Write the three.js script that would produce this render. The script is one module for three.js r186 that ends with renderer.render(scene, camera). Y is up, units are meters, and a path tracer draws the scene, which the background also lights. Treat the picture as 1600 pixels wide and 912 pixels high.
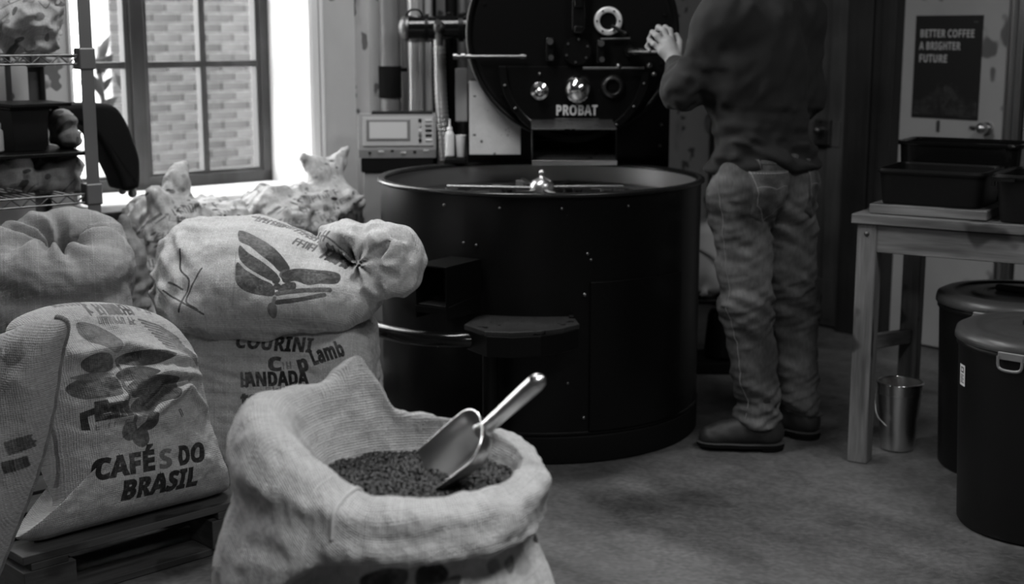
import * as THREE from 'three';
import { RoundedBoxGeometry } from 'three/addons/geometries/RoundedBoxGeometry.js';
import { mergeGeometries, mergeVertices } from 'three/addons/utils/BufferGeometryUtils.js';
import { TextGeometry } from 'three/addons/geometries/TextGeometry.js';
import { FontLoader } from 'three/addons/loaders/FontLoader.js';
import { RectAreaLightUniformsLib } from 'three/addons/lights/RectAreaLightUniformsLib.js';
import { createNoise3D } from 'simplex-noise';

// ---------- camera, sky, exposure ----------
const scene = new THREE.Scene();
const PITCH = Math.atan((456 - 50) / 2200);
const camera = new THREE.PerspectiveCamera(2 * Math.atan(456 / 2200) * 180 / Math.PI, 1600 / 912, 0.1, 200);
camera.position.set(0, 1.42, 0);
camera.rotation.x = -PITCH;
camera.focus = 3.5; camera.userData.fStop = 2.8;
scene.add(camera);
scene.background = new THREE.Color(1, 1, 1);        // flat overcast sky
scene.backgroundIntensity = 11;
const renderer = new THREE.WebGLRenderer({ antialias: true });
renderer.toneMapping = THREE.LinearToneMapping;
renderer.toneMappingExposure = 1.0;
renderer.shadowMap.enabled = true;
RectAreaLightUniformsLib.init();
// unseen ceiling lamps, added for key and fill light: [x, z, turn, length, width, light intensity, height]
const ADDED_LAMPS = [[0.2, -1.62, 0.5, 0.8, 0.4, 28, 2.05], [1.7, -2.7, 0.7, 1.2, 0.4, 19, 3], [-0.75, -3.95, 0.7, 1.2, 0.3, 24, 2.85], [-0.3, -4.75, 0.7, 0.9, 0.25, 20, 3]];

// ---------- helpers ----------
let seed = 7;
const rnd = () => { seed = (seed + 0x6d2b79f5) | 0; let t = Math.imul(seed ^ (seed >>> 15), 1 | seed); t = (t + Math.imul(t ^ (t >>> 7), 61 | t)) ^ t; return ((t ^ (t >>> 14)) >>> 0) / 4294967296; };
const noise3 = createNoise3D(rnd);
const fbm = (x, y, z, o = 3) => { let s = 0, a = 1, f = 1; for (let i = 0; i < o; i++) { s += a * noise3(x * f, y * f, z * f); a *= 0.5; f *= 2.03; } return s; };
const { clamp, lerp } = THREE.MathUtils;
const smoothstep = (x, a, b) => { const t = clamp((x - a) / (b - a), 0, 1); return t * t * (3 - 2 * t); };   // a may be above b
const V = (x, y, z) => Array.isArray(x) ? new THREE.Vector3(...x) : new THREE.Vector3(x, y, z);
const taken = {};
const numbered = (n) => { const k = taken[n] = (taken[n] ?? -1) + 1; return k ? n + '_' + String(k).padStart(3, '0') : n; };
function tag(o, label, category, group) { o.userData = { ...o.userData, label, category }; if (group) o.userData.group = group; return o; }
function thing(name, label, category, pos = [0, 0, 0], turn = 0, group) {
  const o = new THREE.Group(); o.name = numbered(name); o.position.set(...pos); o.rotation.y = turn; scene.add(o);
  return tag(o, label, category, group);
}
function part(parent, name, geo, mat, label) {
  const m = new THREE.Mesh(geo, mat); m.name = name; m.castShadow = m.receiveShadow = true; parent.add(m);
  if (label) m.userData.label = label;
  return m;
}
function solo(name, geo, mat, label, category, group) { const m = part(scene, numbered(name), geo, mat); return tag(m, label, category, group); }
const TURN = 40 * Math.PI / 180, CORNER = [1.04, 0, -7.4];   // the room is square to axes turned by 40 degrees about its far corner
const room = (x, y, z) => [CORNER[0] + x * Math.cos(TURN) + z * Math.sin(TURN), y, CORNER[2] - x * Math.sin(TURN) + z * Math.cos(TURN)];
function struct(name, geo, mat, parent) {
  const m = part(parent || scene, name, geo, mat);
  if (!parent) { m.position.set(...CORNER); m.rotation.y = TURN; m.userData.kind = 'structure'; }
  return m;
}
const merge = (list) => mergeGeometries(list.map((g) => { const h = g.index ? g.toNonIndexed() : g; for (const k of Object.keys(h.attributes)) if (!['position', 'normal', 'uv'].includes(k)) h.deleteAttribute(k); return h; }));
function metreUV(g) {   // box-projected uv in metres
  const p = g.attributes.position, n = g.attributes.normal, uv = new Float32Array(p.count * 2);
  for (let i = 0; i < p.count; i++) {
    const a = Math.abs(n.getX(i)), b = Math.abs(n.getY(i)), c = Math.abs(n.getZ(i));
    const [u, v] = b > a && b > c ? [p.getX(i), p.getZ(i)] : a > c ? [p.getZ(i), p.getY(i)] : [p.getX(i), p.getY(i)];
    uv[2 * i] = u; uv[2 * i + 1] = v;
  }
  g.setAttribute('uv', new THREE.BufferAttribute(uv, 2)); return g;
}
const box = (w, h, d, x = 0, y = 0, z = 0, r = 0.004) => { const g = r ? new RoundedBoxGeometry(w, h, d, 2, Math.min(r, w / 2.1, h / 2.1, d / 2.1)) : new THREE.BoxGeometry(w, h, d); g.translate(x, y, z); return metreUV(g); };
const cyl = (r0, r1, h, x = 0, y = 0, z = 0, seg = 32, axis = 'y') => { const g = new THREE.CylinderGeometry(r0, r1, h, seg); if (axis === 'x') g.rotateZ(Math.PI / 2); if (axis === 'z') g.rotateX(Math.PI / 2); return g.translate(x, y, z); };
const lathe = (pts, seg = 64) => new THREE.LatheGeometry(pts.map((p) => new THREE.Vector2(p[0], p[1])), seg);
const curve = (pts, closed = false) => new THREE.CatmullRomCurve3(pts.map((p) => V(p)), closed, 'centripetal');
const tube = (pts, r, seg = 40, rs = 10, closed = false) => new THREE.TubeGeometry(curve(pts, closed), seg, r, rs, closed);
const rod = (a, b, r, rs = 12) => { const d = V(b).sub(V(a)), g = new THREE.CylinderGeometry(r, r, d.length(), rs); g.applyQuaternion(new THREE.Quaternion().setFromUnitVectors(V(0, 1, 0), d.clone().normalize())); return g.translate(...V(a).add(V(b)).multiplyScalar(0.5).toArray()); };
const shapeOf = (pts) => new THREE.Shape(pts.map((p) => new THREE.Vector2(p[0], p[1])));
const extrude = (s, depth, bevel = 0.002) => metreUV(new THREE.ExtrudeGeometry(s, { depth, bevelEnabled: bevel > 0, bevelSize: bevel, bevelThickness: bevel, bevelSegments: 2, curveSegments: 24 }));
const ball = (r, x = 0, y = 0, z = 0, seg = 24) => new THREE.SphereGeometry(r, seg, seg * 0.6 | 0).translate(x, y, z);

// signed distances, meshed with surface nets
const smin = (a, b, k) => { const h = Math.max(k - Math.abs(a - b), 0) / k; return Math.min(a, b) - h * h * k * 0.25; };
const smax = (a, b, k) => -smin(-a, -b, k);
const ell = (c, r) => (x, y, z) => { x -= c[0]; y -= c[1]; z -= c[2]; const k0 = Math.hypot(x / r[0], y / r[1], z / r[2]), k1 = Math.hypot(x / (r[0] * r[0]), y / (r[1] * r[1]), z / (r[2] * r[2])); return k1 < 1e-9 ? -Math.min(...r) : k0 * (k0 - 1) / k1; };
const cap = (a, b, r0, r1) => { const d = [b[0] - a[0], b[1] - a[1], b[2] - a[2]], l = d[0] * d[0] + d[1] * d[1] + d[2] * d[2]; return (x, y, z) => { const px = x - a[0], py = y - a[1], pz = z - a[2], h = clamp((px * d[0] + py * d[1] + pz * d[2]) / l, 0, 1); return Math.hypot(px - d[0] * h, py - d[1] * h, pz - d[2] * h) - (r0 + (r1 - r0) * h); }; };
const rbox = (c, b, r) => (x, y, z) => { const qx = Math.abs(x - c[0]) - b[0] + r, qy = Math.abs(y - c[1]) - b[1] + r, qz = Math.abs(z - c[2]) - b[2] + r; return Math.hypot(Math.max(qx, 0), Math.max(qy, 0), Math.max(qz, 0)) + Math.min(Math.max(qx, qy, qz), 0) - r; };
function nets(f, lo, hi, h, uvOf) {
  const n = [0, 1, 2].map((i) => Math.ceil((hi[i] - lo[i]) / h) + 1), [nx, ny, nz] = n, F = new Float32Array(nx * ny * nz), id = new Int32Array(nx * ny * nz).fill(-1);
  for (let k = 0, q = 0; k < nz; k++) for (let j = 0; j < ny; j++) for (let i = 0; i < nx; i++, q++) F[q] = f(lo[0] + i * h, lo[1] + j * h, lo[2] + k * h);
  const pos = [], idx = [], off = [0, 1, nx, nx + 1, nx * ny, nx * ny + 1, nx * ny + nx, nx * ny + nx + 1];
  const E = [[0, 1], [2, 3], [4, 5], [6, 7], [0, 2], [1, 3], [4, 6], [5, 7], [0, 4], [1, 5], [2, 6], [3, 7]];
  for (let k = 0; k < nz - 1; k++) for (let j = 0; j < ny - 1; j++) for (let i = 0; i < nx - 1; i++) {
    const q = i + nx * (j + ny * k); let m = 0;
    for (let c = 0; c < 8; c++) if (F[q + off[c]] < 0) m |= 1 << c;
    if (!m || m === 255) continue;
    let x = 0, y = 0, z = 0, s = 0;
    for (const [a, b] of E) { const fa = F[q + off[a]], fb = F[q + off[b]]; if ((fa < 0) === (fb < 0)) continue; const t = fa / (fa - fb); x += (a & 1) + t * ((b & 1) - (a & 1)); y += ((a >> 1) & 1) + t * (((b >> 1) & 1) - ((a >> 1) & 1)); z += (a >> 2) + t * ((b >> 2) - (a >> 2)); s++; }
    id[q] = pos.length / 3; pos.push(lo[0] + (i + x / s) * h, lo[1] + (j + y / s) * h, lo[2] + (k + z / s) * h);
  }
  const step = [1, nx, nx * ny];
  for (let k = 1; k < nz - 1; k++) for (let j = 1; j < ny - 1; j++) for (let i = 1; i < nx - 1; i++) {
    const q = i + nx * (j + ny * k);
    for (let a = 0; a < 3; a++) {
      const ins = F[q] < 0; if (ins === (F[q + step[a]] < 0)) continue;
      const b = step[(a + 1) % 3], c = step[(a + 2) % 3], A = id[q], B = id[q - b], C = id[q - b - c], D = id[q - c];
      if (A < 0 || B < 0 || C < 0 || D < 0) continue;
      if (ins) idx.push(A, B, C, A, C, D); else idx.push(A, C, B, A, D, C);
    }
  }
  const g = new THREE.BufferGeometry(), nor = new Float32Array(pos.length), uv = new Float32Array(pos.length / 3 * 2), e = h * 0.6;
  for (let i = 0; i < pos.length; i += 3) {
    const [x, y, z] = [pos[i], pos[i + 1], pos[i + 2]];
    const a = f(x + e, y, z) - f(x - e, y, z), b = f(x, y + e, z) - f(x, y - e, z), c = f(x, y, z + e) - f(x, y, z - e), l = Math.hypot(a, b, c) || 1;
    nor[i] = a / l; nor[i + 1] = b / l; nor[i + 2] = c / l;
    const [u, v] = uvOf ? uvOf(x, y, z, a / l, b / l, c / l) : [x, y]; uv[i / 3 * 2] = u; uv[i / 3 * 2 + 1] = v;
  }
  g.setAttribute('position', new THREE.BufferAttribute(new Float32Array(pos), 3)); g.setAttribute('normal', new THREE.BufferAttribute(nor, 3)); g.setAttribute('uv', new THREE.BufferAttribute(uv, 2)); g.setIndex(idx);
  return g;
}

// ---------- textures ----------
const hash = (x, y, s) => { let h = Math.imul(x, 374761393) ^ Math.imul(y, 668265263) ^ Math.imul(s, 974634777); h = Math.imul(h ^ (h >>> 13), 1274126177); return ((h ^ (h >>> 16)) >>> 0) / 4294967296; };
const tn = (u, v, p, s, q = p) => { const x = u * p, y = v * q, i = Math.floor(x), j = Math.floor(y), a = x - i, b = y - j, A = a * a * (3 - 2 * a), B = b * b * (3 - 2 * b), m = (n, k) => ((n % k) + k) % k; const h = (di, dj) => hash(m(i + di, p), m(j + dj, q), s); return lerp(lerp(h(0, 0), h(1, 0), A), lerp(h(0, 1), h(1, 1), A), B); };
const tf = (u, v, p, s, o = 4, q = p) => { let t = 0, a = 0.5, w = 0; for (let i = 0; i < o; i++) { t += a * tn(u, v, p << i, s + i, q << i); w += a; a *= 0.55; } return t / w; };
function texOf(w, h, fn, size, srgb = false) {
  const d = new Uint8Array(w * h * 4);
  for (let y = 0, i = 0; y < h; y++) for (let x = 0; x < w; x++, i += 4) { const g = clamp(fn((x + 0.5) / w, (y + 0.5) / h, x, y), 0, 1) * 255; d[i] = d[i + 1] = d[i + 2] = g; d[i + 3] = 255; }
  const t = new THREE.DataTexture(d, w, h); t.wrapS = t.wrapT = THREE.RepeatWrapping; t.magFilter = THREE.LinearFilter; t.minFilter = THREE.LinearMipmapLinearFilter;
  if (srgb) t.colorSpace = THREE.SRGBColorSpace;
  t.repeat.set(1 / size, 1 / (size * h / w)); t.needsUpdate = true; return t;
}
function canvasTex(w, h, draw, uv0, uv1, rough = 0.1) {   // a canvas laid over the uv rectangle uv0..uv1 (metres)
  const c = document.createElement('canvas'); c.width = w; c.height = h; draw(c.getContext('2d'), w, h);
  const t = new THREE.CanvasTexture(c); t.colorSpace = THREE.SRGBColorSpace; t.magFilter = THREE.LinearFilter;
  const sx = 1 / (uv1[0] - uv0[0]), sy = 1 / (uv1[1] - uv0[1]); t.repeat.set(sx, sy); t.offset.set(-uv0[0] * sx, -uv0[1] * sy); return t;
}
const N = 32;   // threads in one weave tile
const weaveH = (u, v) => {
  const wob = 0.35 * (tf(u, v, 6, 31, 2) - 0.5), x = u * N + wob, y = v * N - wob, i = Math.floor(x), j = Math.floor(y), a = Math.abs(x - i - 0.5) * 2, b = Math.abs(y - j - 0.5) * 2;
  const wi = 0.75 + 0.5 * hash(((i % N) + N) % N, 3, 5), wj = 0.75 + 0.5 * hash(((j % N) + N) % N, 9, 6), up = ((i + j) & 1) ? 1 : 0;
  const warp = (1 - a * a) * wi * (0.55 + 0.45 * (up ? 1 - b * b * 0.6 : b * 0.5)), weft = (1 - b * b) * wj * (0.55 + 0.45 * (up ? a * 0.5 : 1 - a * a * 0.6));
  return clamp(0.1 + 0.62 * Math.max(warp, weft) + 0.2 * (tn(u, v, 64, 77) - 0.5), 0, 1);
};
const weave = texOf(384, 384, weaveH, 0.155);
const jute = texOf(384, 384, (u, v) => 0.66 + 0.3 * (weaveH(u, v) - 0.5) + 0.07 * (tf(u, v, 4, 3) - 0.5), 0.155, true);
const concreteT = texOf(1024, 1024, (u, v) => { const a = tf(u, v, 3, 11, 6), b = tf(u + 0.3 * tf(u, v, 4, 8, 3), v, 5, 21, 5), s = tf(u, v, 24, 14, 3, 9); return 0.44 + 0.42 * (a - 0.5) + 0.38 * (b - 0.5) + 0.16 * (s - 0.5) - 0.1 * smoothstep(tf(u, v, 7, 51, 4), 0.58, 0.75) + 0.1 * (tn(u, v, 220, 5) - 0.5); }, 2.6, true);
const concreteR = texOf(512, 512, (u, v) => 0.42 + 0.5 * (tf(u, v, 5, 19, 5) - 0.4), 2.1);
const fineB = texOf(512, 512, (u, v) => tf(u, v, 24, 61, 4), 0.5);
const plasterT = texOf(1024, 1024, (u, v) => { const chip = smoothstep(tf(u, v, 22, 71, 3), 0.67, 0.72), smear = smoothstep(tf(u, v, 12, 91, 4, 4), 0.62, 0.78); return 0.8 + 0.12 * (tf(u, v, 4, 41, 5) - 0.5) - 0.35 * chip - 0.15 * smear; }, 1.5, true);
const paintT = texOf(512, 512, (u, v) => 0.5 + 0.3 * (tf(u, v, 4, 45, 5) - 0.5) + 0.25 * (tf(u, v, 30, 47, 3, 3) - 0.5), 1.1, true);
const paleT = texOf(512, 512, (u, v) => 0.74 + 0.1 * (tf(u, v, 4, 45, 5) - 0.5) - 0.3 * smoothstep(tf(u, v, 9, 49, 3, 7), 0.7, 0.78), 1.1, true);
const plateT = texOf(512, 512, (u, v) => 0.9 + 0.14 * (tf(u, v, 5, 23, 5) - 0.5) + 0.05 * (tn(u, v, 200, 7) - 0.5) - 0.6 * smoothstep(tf(u, v, 16, 29, 3), 0.74, 0.79), 0.4, true);
const woodT = texOf(512, 512, (u, v) => { const w = tf(u, v, 2, 33, 3), g = tf(u, v, 3, 37, 4, 40), k = tf(u, v, 2, 39, 5, 10); return 0.56 + 0.3 * (g - 0.5) + 0.4 * (k - 0.5) + 0.15 * (w - 0.5) + 0.08 * (tn(u, v, 16, 5, 256) - 0.5) - 0.25 * smoothstep(tf(u, v, 5, 93, 3), 0.66, 0.74); }, 0.8, true);
const woodV = woodT.clone(); woodV.rotation = Math.PI / 2;
const brickT = texOf(256, 256, (u, v) => 0.6 + 0.35 * (tf(u, v, 6, 55, 5) - 0.5), 0.5, true);
const denimT = texOf(512, 512, (u, v) => 0.42 + 0.55 * (tf(u, v, 3, 65, 5, 3) - 0.45) + 0.1 * (tf(u, v, 120, 66, 2, 40) - 0.5), 0.62, true);
const denimB = texOf(256, 256, (u, v, x, y) => 0.5 + 0.5 * Math.sin((u + v) * 2 * Math.PI * 48), 0.11);
const knitB = texOf(256, 256, (u, v) => 0.5 + 0.3 * Math.sin(u * 2 * Math.PI * 64) * Math.sin(v * 2 * Math.PI * 48) + 0.3 * (tn(u, v, 64, 3) - 0.5), 0.15);
const wearT = texOf(512, 512, (u, v) => 0.5 + 0.5 * (tf(u, v, 5, 83, 6) - 0.5), 0.7);
const scratchT = texOf(512, 512, (u, v) => 0.7 + 0.3 * (tf(u, v, 5, 23, 5) - 0.5) + 0.12 * (tn(u, v, 256, 7, 6) - 0.5) - 0.5 * smoothstep(tf(u, v, 14, 29, 3), 0.72, 0.78), 0.4, true);

// ---------- materials (all greys: the photograph is black and white) ----------
const grey = (l) => new THREE.Color().setRGB(l, l, l);
const mat = (l, roughness = 0.7, o = {}) => new THREE.MeshStandardMaterial({ color: grey(l), roughness, side: THREE.DoubleSide, ...o });
const phys = (l, roughness, specularIntensity, o = {}) => new THREE.MeshPhysicalMaterial({ color: grey(l), roughness, specularIntensity, side: THREE.DoubleSide, ...o });
const M = {
  floor: mat(0.62, 1, { map: concreteT, roughnessMap: concreteR, bumpMap: fineB, bumpScale: 0.0006 }),
  plaster: mat(0.8, 0.9, { map: plasterT, bumpMap: plasterT, bumpScale: 0.002 }),
  reveal: mat(0.78, 0.85, { bumpMap: fineB, bumpScale: 0.0005 }),
  darkWall: mat(0.3, 0.7, { map: paintT, bumpMap: fineB, bumpScale: 0.0006 }),
  darkDoor: mat(0.32, 0.6, { map: paintT }),
  darkFrame: mat(0.09, 0.5, { map: paintT }),
  paleDoor: mat(0.8, 0.5, { map: paleT, bumpMap: fineB, bumpScale: 0.0004 }),
  ceiling: mat(0.12, 0.9), backWall: mat(0.1, 0.8),
  sash: mat(0.2, 0.55, { map: paintT }),
  glass: new THREE.MeshPhysicalMaterial({ color: grey(0.97), roughness: 0.0, transmission: 1, thickness: 0, ior: 1.45 }),
  brick: [0.11, 0.13, 0.155].map((l) => mat(l, 0.95, { map: brickT })),
  mortar: mat(0.32, 0.95), outGround: mat(0.25, 0.95), leaf: mat(0.035, 0.6), pot: mat(0.3, 0.8),
  chrome: mat(0.72, 0.14, { metalness: 1 }), steel: mat(0.55, 0.33, { metalness: 1, roughnessMap: null, map: scratchT }),
  brushed: mat(0.62, 0.3, { metalness: 1 }), dullSteel: mat(0.4, 0.42, { metalness: 1, map: scratchT }),
  black: phys(0.004, 0.32, 0.4, { bumpMap: fineB, bumpScale: 0.0002 }), blackMatte: phys(0.004, 0.7, 0.35), blackGloss: phys(0.006, 0.16, 0.8), blackPlastic: phys(0.006, 0.42, 0.5),
  wood: mat(0.5, 0.62, { map: woodT, bumpMap: woodT, bumpScale: 0.0006 }), woodUp: mat(0.5, 0.62, { map: woodV, bumpMap: woodV, bumpScale: 0.0006 }),
  darkWood: mat(0.14, 0.75, { map: woodT, bumpMap: woodT, bumpScale: 0.001 }),
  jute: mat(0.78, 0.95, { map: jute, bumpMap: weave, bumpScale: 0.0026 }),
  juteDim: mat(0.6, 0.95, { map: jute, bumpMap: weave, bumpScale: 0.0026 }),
};

// ---------- the room ----------
struct('floor', metreUV(new THREE.BoxGeometry(9.2, 0.12, 9.2).translate(-3.9, -0.06, 3.9)), M.floor);
struct('ceiling', metreUV(new THREE.BoxGeometry(9.2, 0.12, 9.2).translate(-3.9, 3.46, 3.9)), M.ceiling);
const WIN = [[-3.46, -2.44, 0.79, 2.6], [-5.85, -4.35, 0.79, 2.8]];
{
  const s = shapeOf([[-8.4, 0], [0.4, 0], [0.4, 3.4], [-8.4, 3.4]]);
  for (const [a, b, c, d] of WIN) s.holes.push(new THREE.Path([[a, c], [a, d], [b, d], [b, c]].map((p) => new THREE.Vector2(...p))));
  struct('wall_left', extrude(s, 0.45, 0).translate(0, 0, -0.45), M.plaster);
}
struct('wall_right', metreUV(new THREE.BoxGeometry(0.3, 3.4, 8).translate(0.15, 1.7, 4)), M.darkWall);
struct('wall_front', metreUV(new THREE.BoxGeometry(8.8, 3.4, 0.3).translate(-4, 1.7, 8.15)), M.backWall);
struct('wall_side', metreUV(new THREE.BoxGeometry(0.3, 3.4, 8.3).translate(-8.15, 1.7, 4.05)), M.backWall);
// window casings: each casement has stiles, rails and panes
WIN.forEach(([a, b, c, d], k) => {
  const z = -0.35, w = struct('window_' + (k + 1), merge([box(0.05, d - c, 0.09, a + 0.025, (c + d) / 2, z), box(0.05, d - c, 0.09, b - 0.025, (c + d) / 2, z), box(b - a, 0.05, 0.09, (a + b) / 2, c + 0.025, z), box(b - a, 0.05, 0.09, (a + b) / 2, d - 0.025, z)]), M.sash);
  const casement = (x0, x1, cols) => {
    const s = 0.035, g = [], y0 = c + 0.03, y1 = d - 0.05, rows = [y0 + 0.02, 1.29, 1.79, 2.29, y1].filter((y) => y <= y1);
    g.push(box(s, y1 - y0, 0.05, x0 + s / 2, (y0 + y1) / 2, z + 0.01), box(s, y1 - y0, 0.05, x1 - s / 2, (y0 + y1) / 2, z + 0.01));
    for (const y of rows) g.push(box(x1 - x0, 0.026, 0.044, (x0 + x1) / 2, y, z + 0.01));
    for (let i = 1; i < cols; i++) g.push(box(0.028, y1 - y0, 0.044, lerp(x0, x1, i / cols), (y0 + y1) / 2, z + 0.01));
    const cs = struct('casement', merge(g), M.sash, w);
    for (let i = 0; i < cols; i++) for (let j = 0; j + 1 < rows.length; j++) {
      const u0 = lerp(x0 + s * 0.6, x1 - s * 0.6, i / cols), u1 = lerp(x0 + s * 0.6, x1 - s * 0.6, (i + 1) / cols);
      part(cs, 'pane', new THREE.PlaneGeometry(u1 - u0, rows[j + 1] - rows[j]).translate((u0 + u1) / 2, (rows[j] + rows[j + 1]) / 2, z + 0.01), M.glass);
    }
  };
  if (k === 0) { casement(a + 0.03, -3.06, 1); casement(-3.03, b - 0.03, 2); struct('mullion', box(0.06, d - c - 0.05, 0.1, -3.045, (c + d) / 2, z), M.sash, w); }
  else { casement(a + 0.03, (a + b) / 2 - 0.01, 2); casement((a + b) / 2 + 0.01, b - 0.03, 2); }
  struct('window_sill', box(b - a + 0.02, 0.03, 0.4, (a + b) / 2, c - 0.012, -0.1, 0.006), M.reveal, w);
  for (const x of [a, b]) struct('reveal_lining', box(0.012, d - c, 0.33, x + (x === a ? 0.003 : -0.003), (c + d) / 2, -0.145, 0.002), M.reveal, w);
});
struct('trim_1', merge([box(0.035, 2.7, 0.03, -2.425, 1.95, 0.012, 0.006), box(0.02, 2.7, 0.02, -2.385, 1.95, 0.006, 0.006)]), M.reveal);
struct('wall_left_pier', metreUV(new THREE.BoxGeometry(0.13, 3.4, 0.1).translate(-2.15, 1.7, 0.05)), M.plaster);
// doors on the right-hand wall
{
  const d = struct('door_1', merge([box(0.05, 2.2, 0.86, -0.015, 1.1, 0.48), box(0.03, 0.12, 0.78, -0.045, 0.94, 0.48), box(0.03, 2.1, 0.1, -0.04, 1.06, 0.12), box(0.03, 2.1, 0.1, -0.04, 1.06, 0.84), box(0.03, 0.2, 0.78, -0.042, 0.14, 0.48)]), M.darkDoor);
  part(d, 'door_latch', merge([box(0.02, 0.12, 0.09, -0.072, 0.95, 0.78), cyl(0.014, 0.014, 0.05, -0.09, 0.96, 0.78, 16, 'x'), ball(0.02, -0.115, 0.96, 0.78)]), M.dullSteel);
  struct('trim_2', merge([box(0.09, 2.6, 0.14, -0.045, 1.3, 0.98), box(0.12, 2.6, 0.07, -0.06, 1.3, 1.16), box(0.07, 2.6, 0.1, -0.035, 1.3, 1.08)]), M.darkFrame);
  const p = struct('door_2', box(0.05, 2.15, 0.52, -0.03, 1.085, 1.452), M.paleDoor);
  part(p, 'door_knob', merge([cyl(0.026, 0.026, 0.012, -0.06, 1.012, 1.645, 24, 'x'), cyl(0.01, 0.01, 0.04, -0.08, 1.012, 1.645, 16, 'x'), ball(0.026, -0.105, 1.012, 1.645)]), M.brushed);
  part(p, 'bolt', merge([box(0.02, 0.012, 0.06, -0.06, 1.012, 1.59), box(0.014, 0.05, 0.012, -0.06, 1.01, 1.4)]), M.dullSteel);
  struct('trim_3', merge([box(0.05, 2.6, 0.028, -0.05, 1.3, 1.735, 0.01), box(0.04, 2.6, 0.03, -0.03, 1.3, 1.765)]), M.brushed);
  const q = struct('door_3', box(0.04, 2.15, 0.9, -0.02, 1.085, 2.25), M.paleDoor);
  part(q, 'door_handle', box(0.05, 0.14, 0.02, -0.06, 1.0, 1.86), M.dullSteel);
  struct('baseboard_right', merge([box(0.03, 0.06, 1.0, -0.015, 0.03, 0.5)]), M.darkFrame);
}
// outside: a brick building across the yard, the ground and a plant
struct('exterior_ground', new THREE.BoxGeometry(30, 0.1, 14).translate(-4, -0.35, -7.6), M.outGround);
{
  const w = struct('exterior_wall', merge([new THREE.BoxGeometry(7, 6, 0.4).translate(2.46, 2.7, -5.21)]), M.mortar);
  const bg = [0, 1, 2].map((k) => box(0.213, 0.064, 0.03, 0, 0, 0, 0.006)), hb = box(0.1, 0.064, 0.03, 0, 0, 0, 0.006), far = [];
  for (let j = 0; j < 70; j++) for (let i = -1; i < 26; i++) {
    const x = -0.93 + i * 0.225 + (j & 1) * 0.1125, y = -0.2 + j * 0.075, half = x < -1.0;
    if (x < -1.06) continue;
    const near = x < 0.62 && y > 0 && y < 2.4;
    if (near) { const b = part(w, 'brick', half ? hb : bg[j % 3], M.brick[(hash(i + 3, j, 2) * 3) | 0]); b.position.set(half ? -0.985 : x, y, -5 + 0.006 * (hash(i + 5, j, 4) - 0.5)); }
    else far.push(box(0.213, 0.064, 0.03, x, y, -5, 0));
  }
  const f = part(w, 'far_bricks', merge(far), M.brick[1]); f.userData.kind = 'stuff';
}
{
  const t = thing('shrub', 'dark leafy plant outdoors seen through the narrow casement by the shelving', 'plant', room(-2.649, -0.3, -1.5), TURN);
  part(t, 'stem', merge([tube([[0, 0, 0], [0.02, 0.7, 0], [-0.03, 1.55, 0]], 0.012), tube([[0.02, 0.7, 0], [0.09, 1.1, 0.05], [0.13, 1.58, 0.05]], 0.008), tube([[0, 0.5, 0], [-0.1, 1.0, -0.03], [-0.12, 1.6, 0]], 0.008)]), M.leaf);
  const ls = new THREE.Shape(); ls.moveTo(0, 0); ls.quadraticCurveTo(0.045, 0.05, 0, 0.13); ls.quadraticCurveTo(-0.045, 0.05, 0, 0);
  const lg = new THREE.ExtrudeGeometry(ls, { depth: 0.002, bevelEnabled: false, curveSegments: 5 }), P = lg.attributes.position;
  for (let i = 0; i < P.count; i++) P.setZ(i, P.getZ(i) + 0.4 * P.getY(i) * P.getY(i) - 2 * P.getX(i) * P.getX(i));
  lg.computeVertexNormals();
  for (let i = 0; i < 46; i++) { const l = part(t, 'leaf', lg, M.leaf), s = i % 3, k = 0.7 + 0.3 * rnd(); l.position.set([-0.03, 0.13, -0.12][s] * k + 0.03 * (rnd() - 0.5), 1.6 * k, 0.04 * (rnd() - 0.5)); l.rotation.set(rnd() * 1.6 - 0.6, rnd() * 6.28, rnd() * 1.8 - 0.9); l.scale.setScalar(0.7 + rnd() * 0.6); }
}
ADDED_LAMPS.forEach(([x, z, a, l, w, I, h], i) => {  // out-of-view lamps put in to brighten sacks, table and window wall
  const t = thing('added_lamp', 'added unseen ceiling lamp hanging ' + ['above the open bean sack', 'above the lidded bins', 'above the printed sacks', 'before the window wall'][i], 'lamp', [x, h, z], a, 'added lamps');
  part(t, 'housing', box(l + 0.06, 0.07, w + 0.06, 0, 0.05, 0), M.ceiling);
  for (const k of [-1, 1]) part(t, 'suspension', rod([k * l / 3, 0.08, 0], [k * l / 3, 3.4 - h, 0], 0.004), M.steel);
  if (!i) part(t, 'spill_skirt', merge([-1, 1].flatMap((k) => [box(l + 0.1, 0.2, 0.012, 0, -0.04, k * (w / 2 + 0.05), 0.002), box(0.012, 0.2, w + 0.1, k * (l / 2 + 0.05), -0.04, 0, 0.002)])), M.blackMatte);  // unseen skirt added to cut this lamp's spill onto the left sacks
  part(t, 'lamp_diffuser', new THREE.BoxGeometry(l, 0.012, w).translate(0, 0.01, 0), new THREE.MeshStandardMaterial({ color: 0xffffff, emissive: 0xffffff, emissiveIntensity: 1.5, roughness: 0.6 }));
  const L = new THREE.RectAreaLight(0xffffff, I, l, w); L.position.set(0, -0.005, 0); L.rotation.x = -Math.PI / 2; t.add(L);
});
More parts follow.
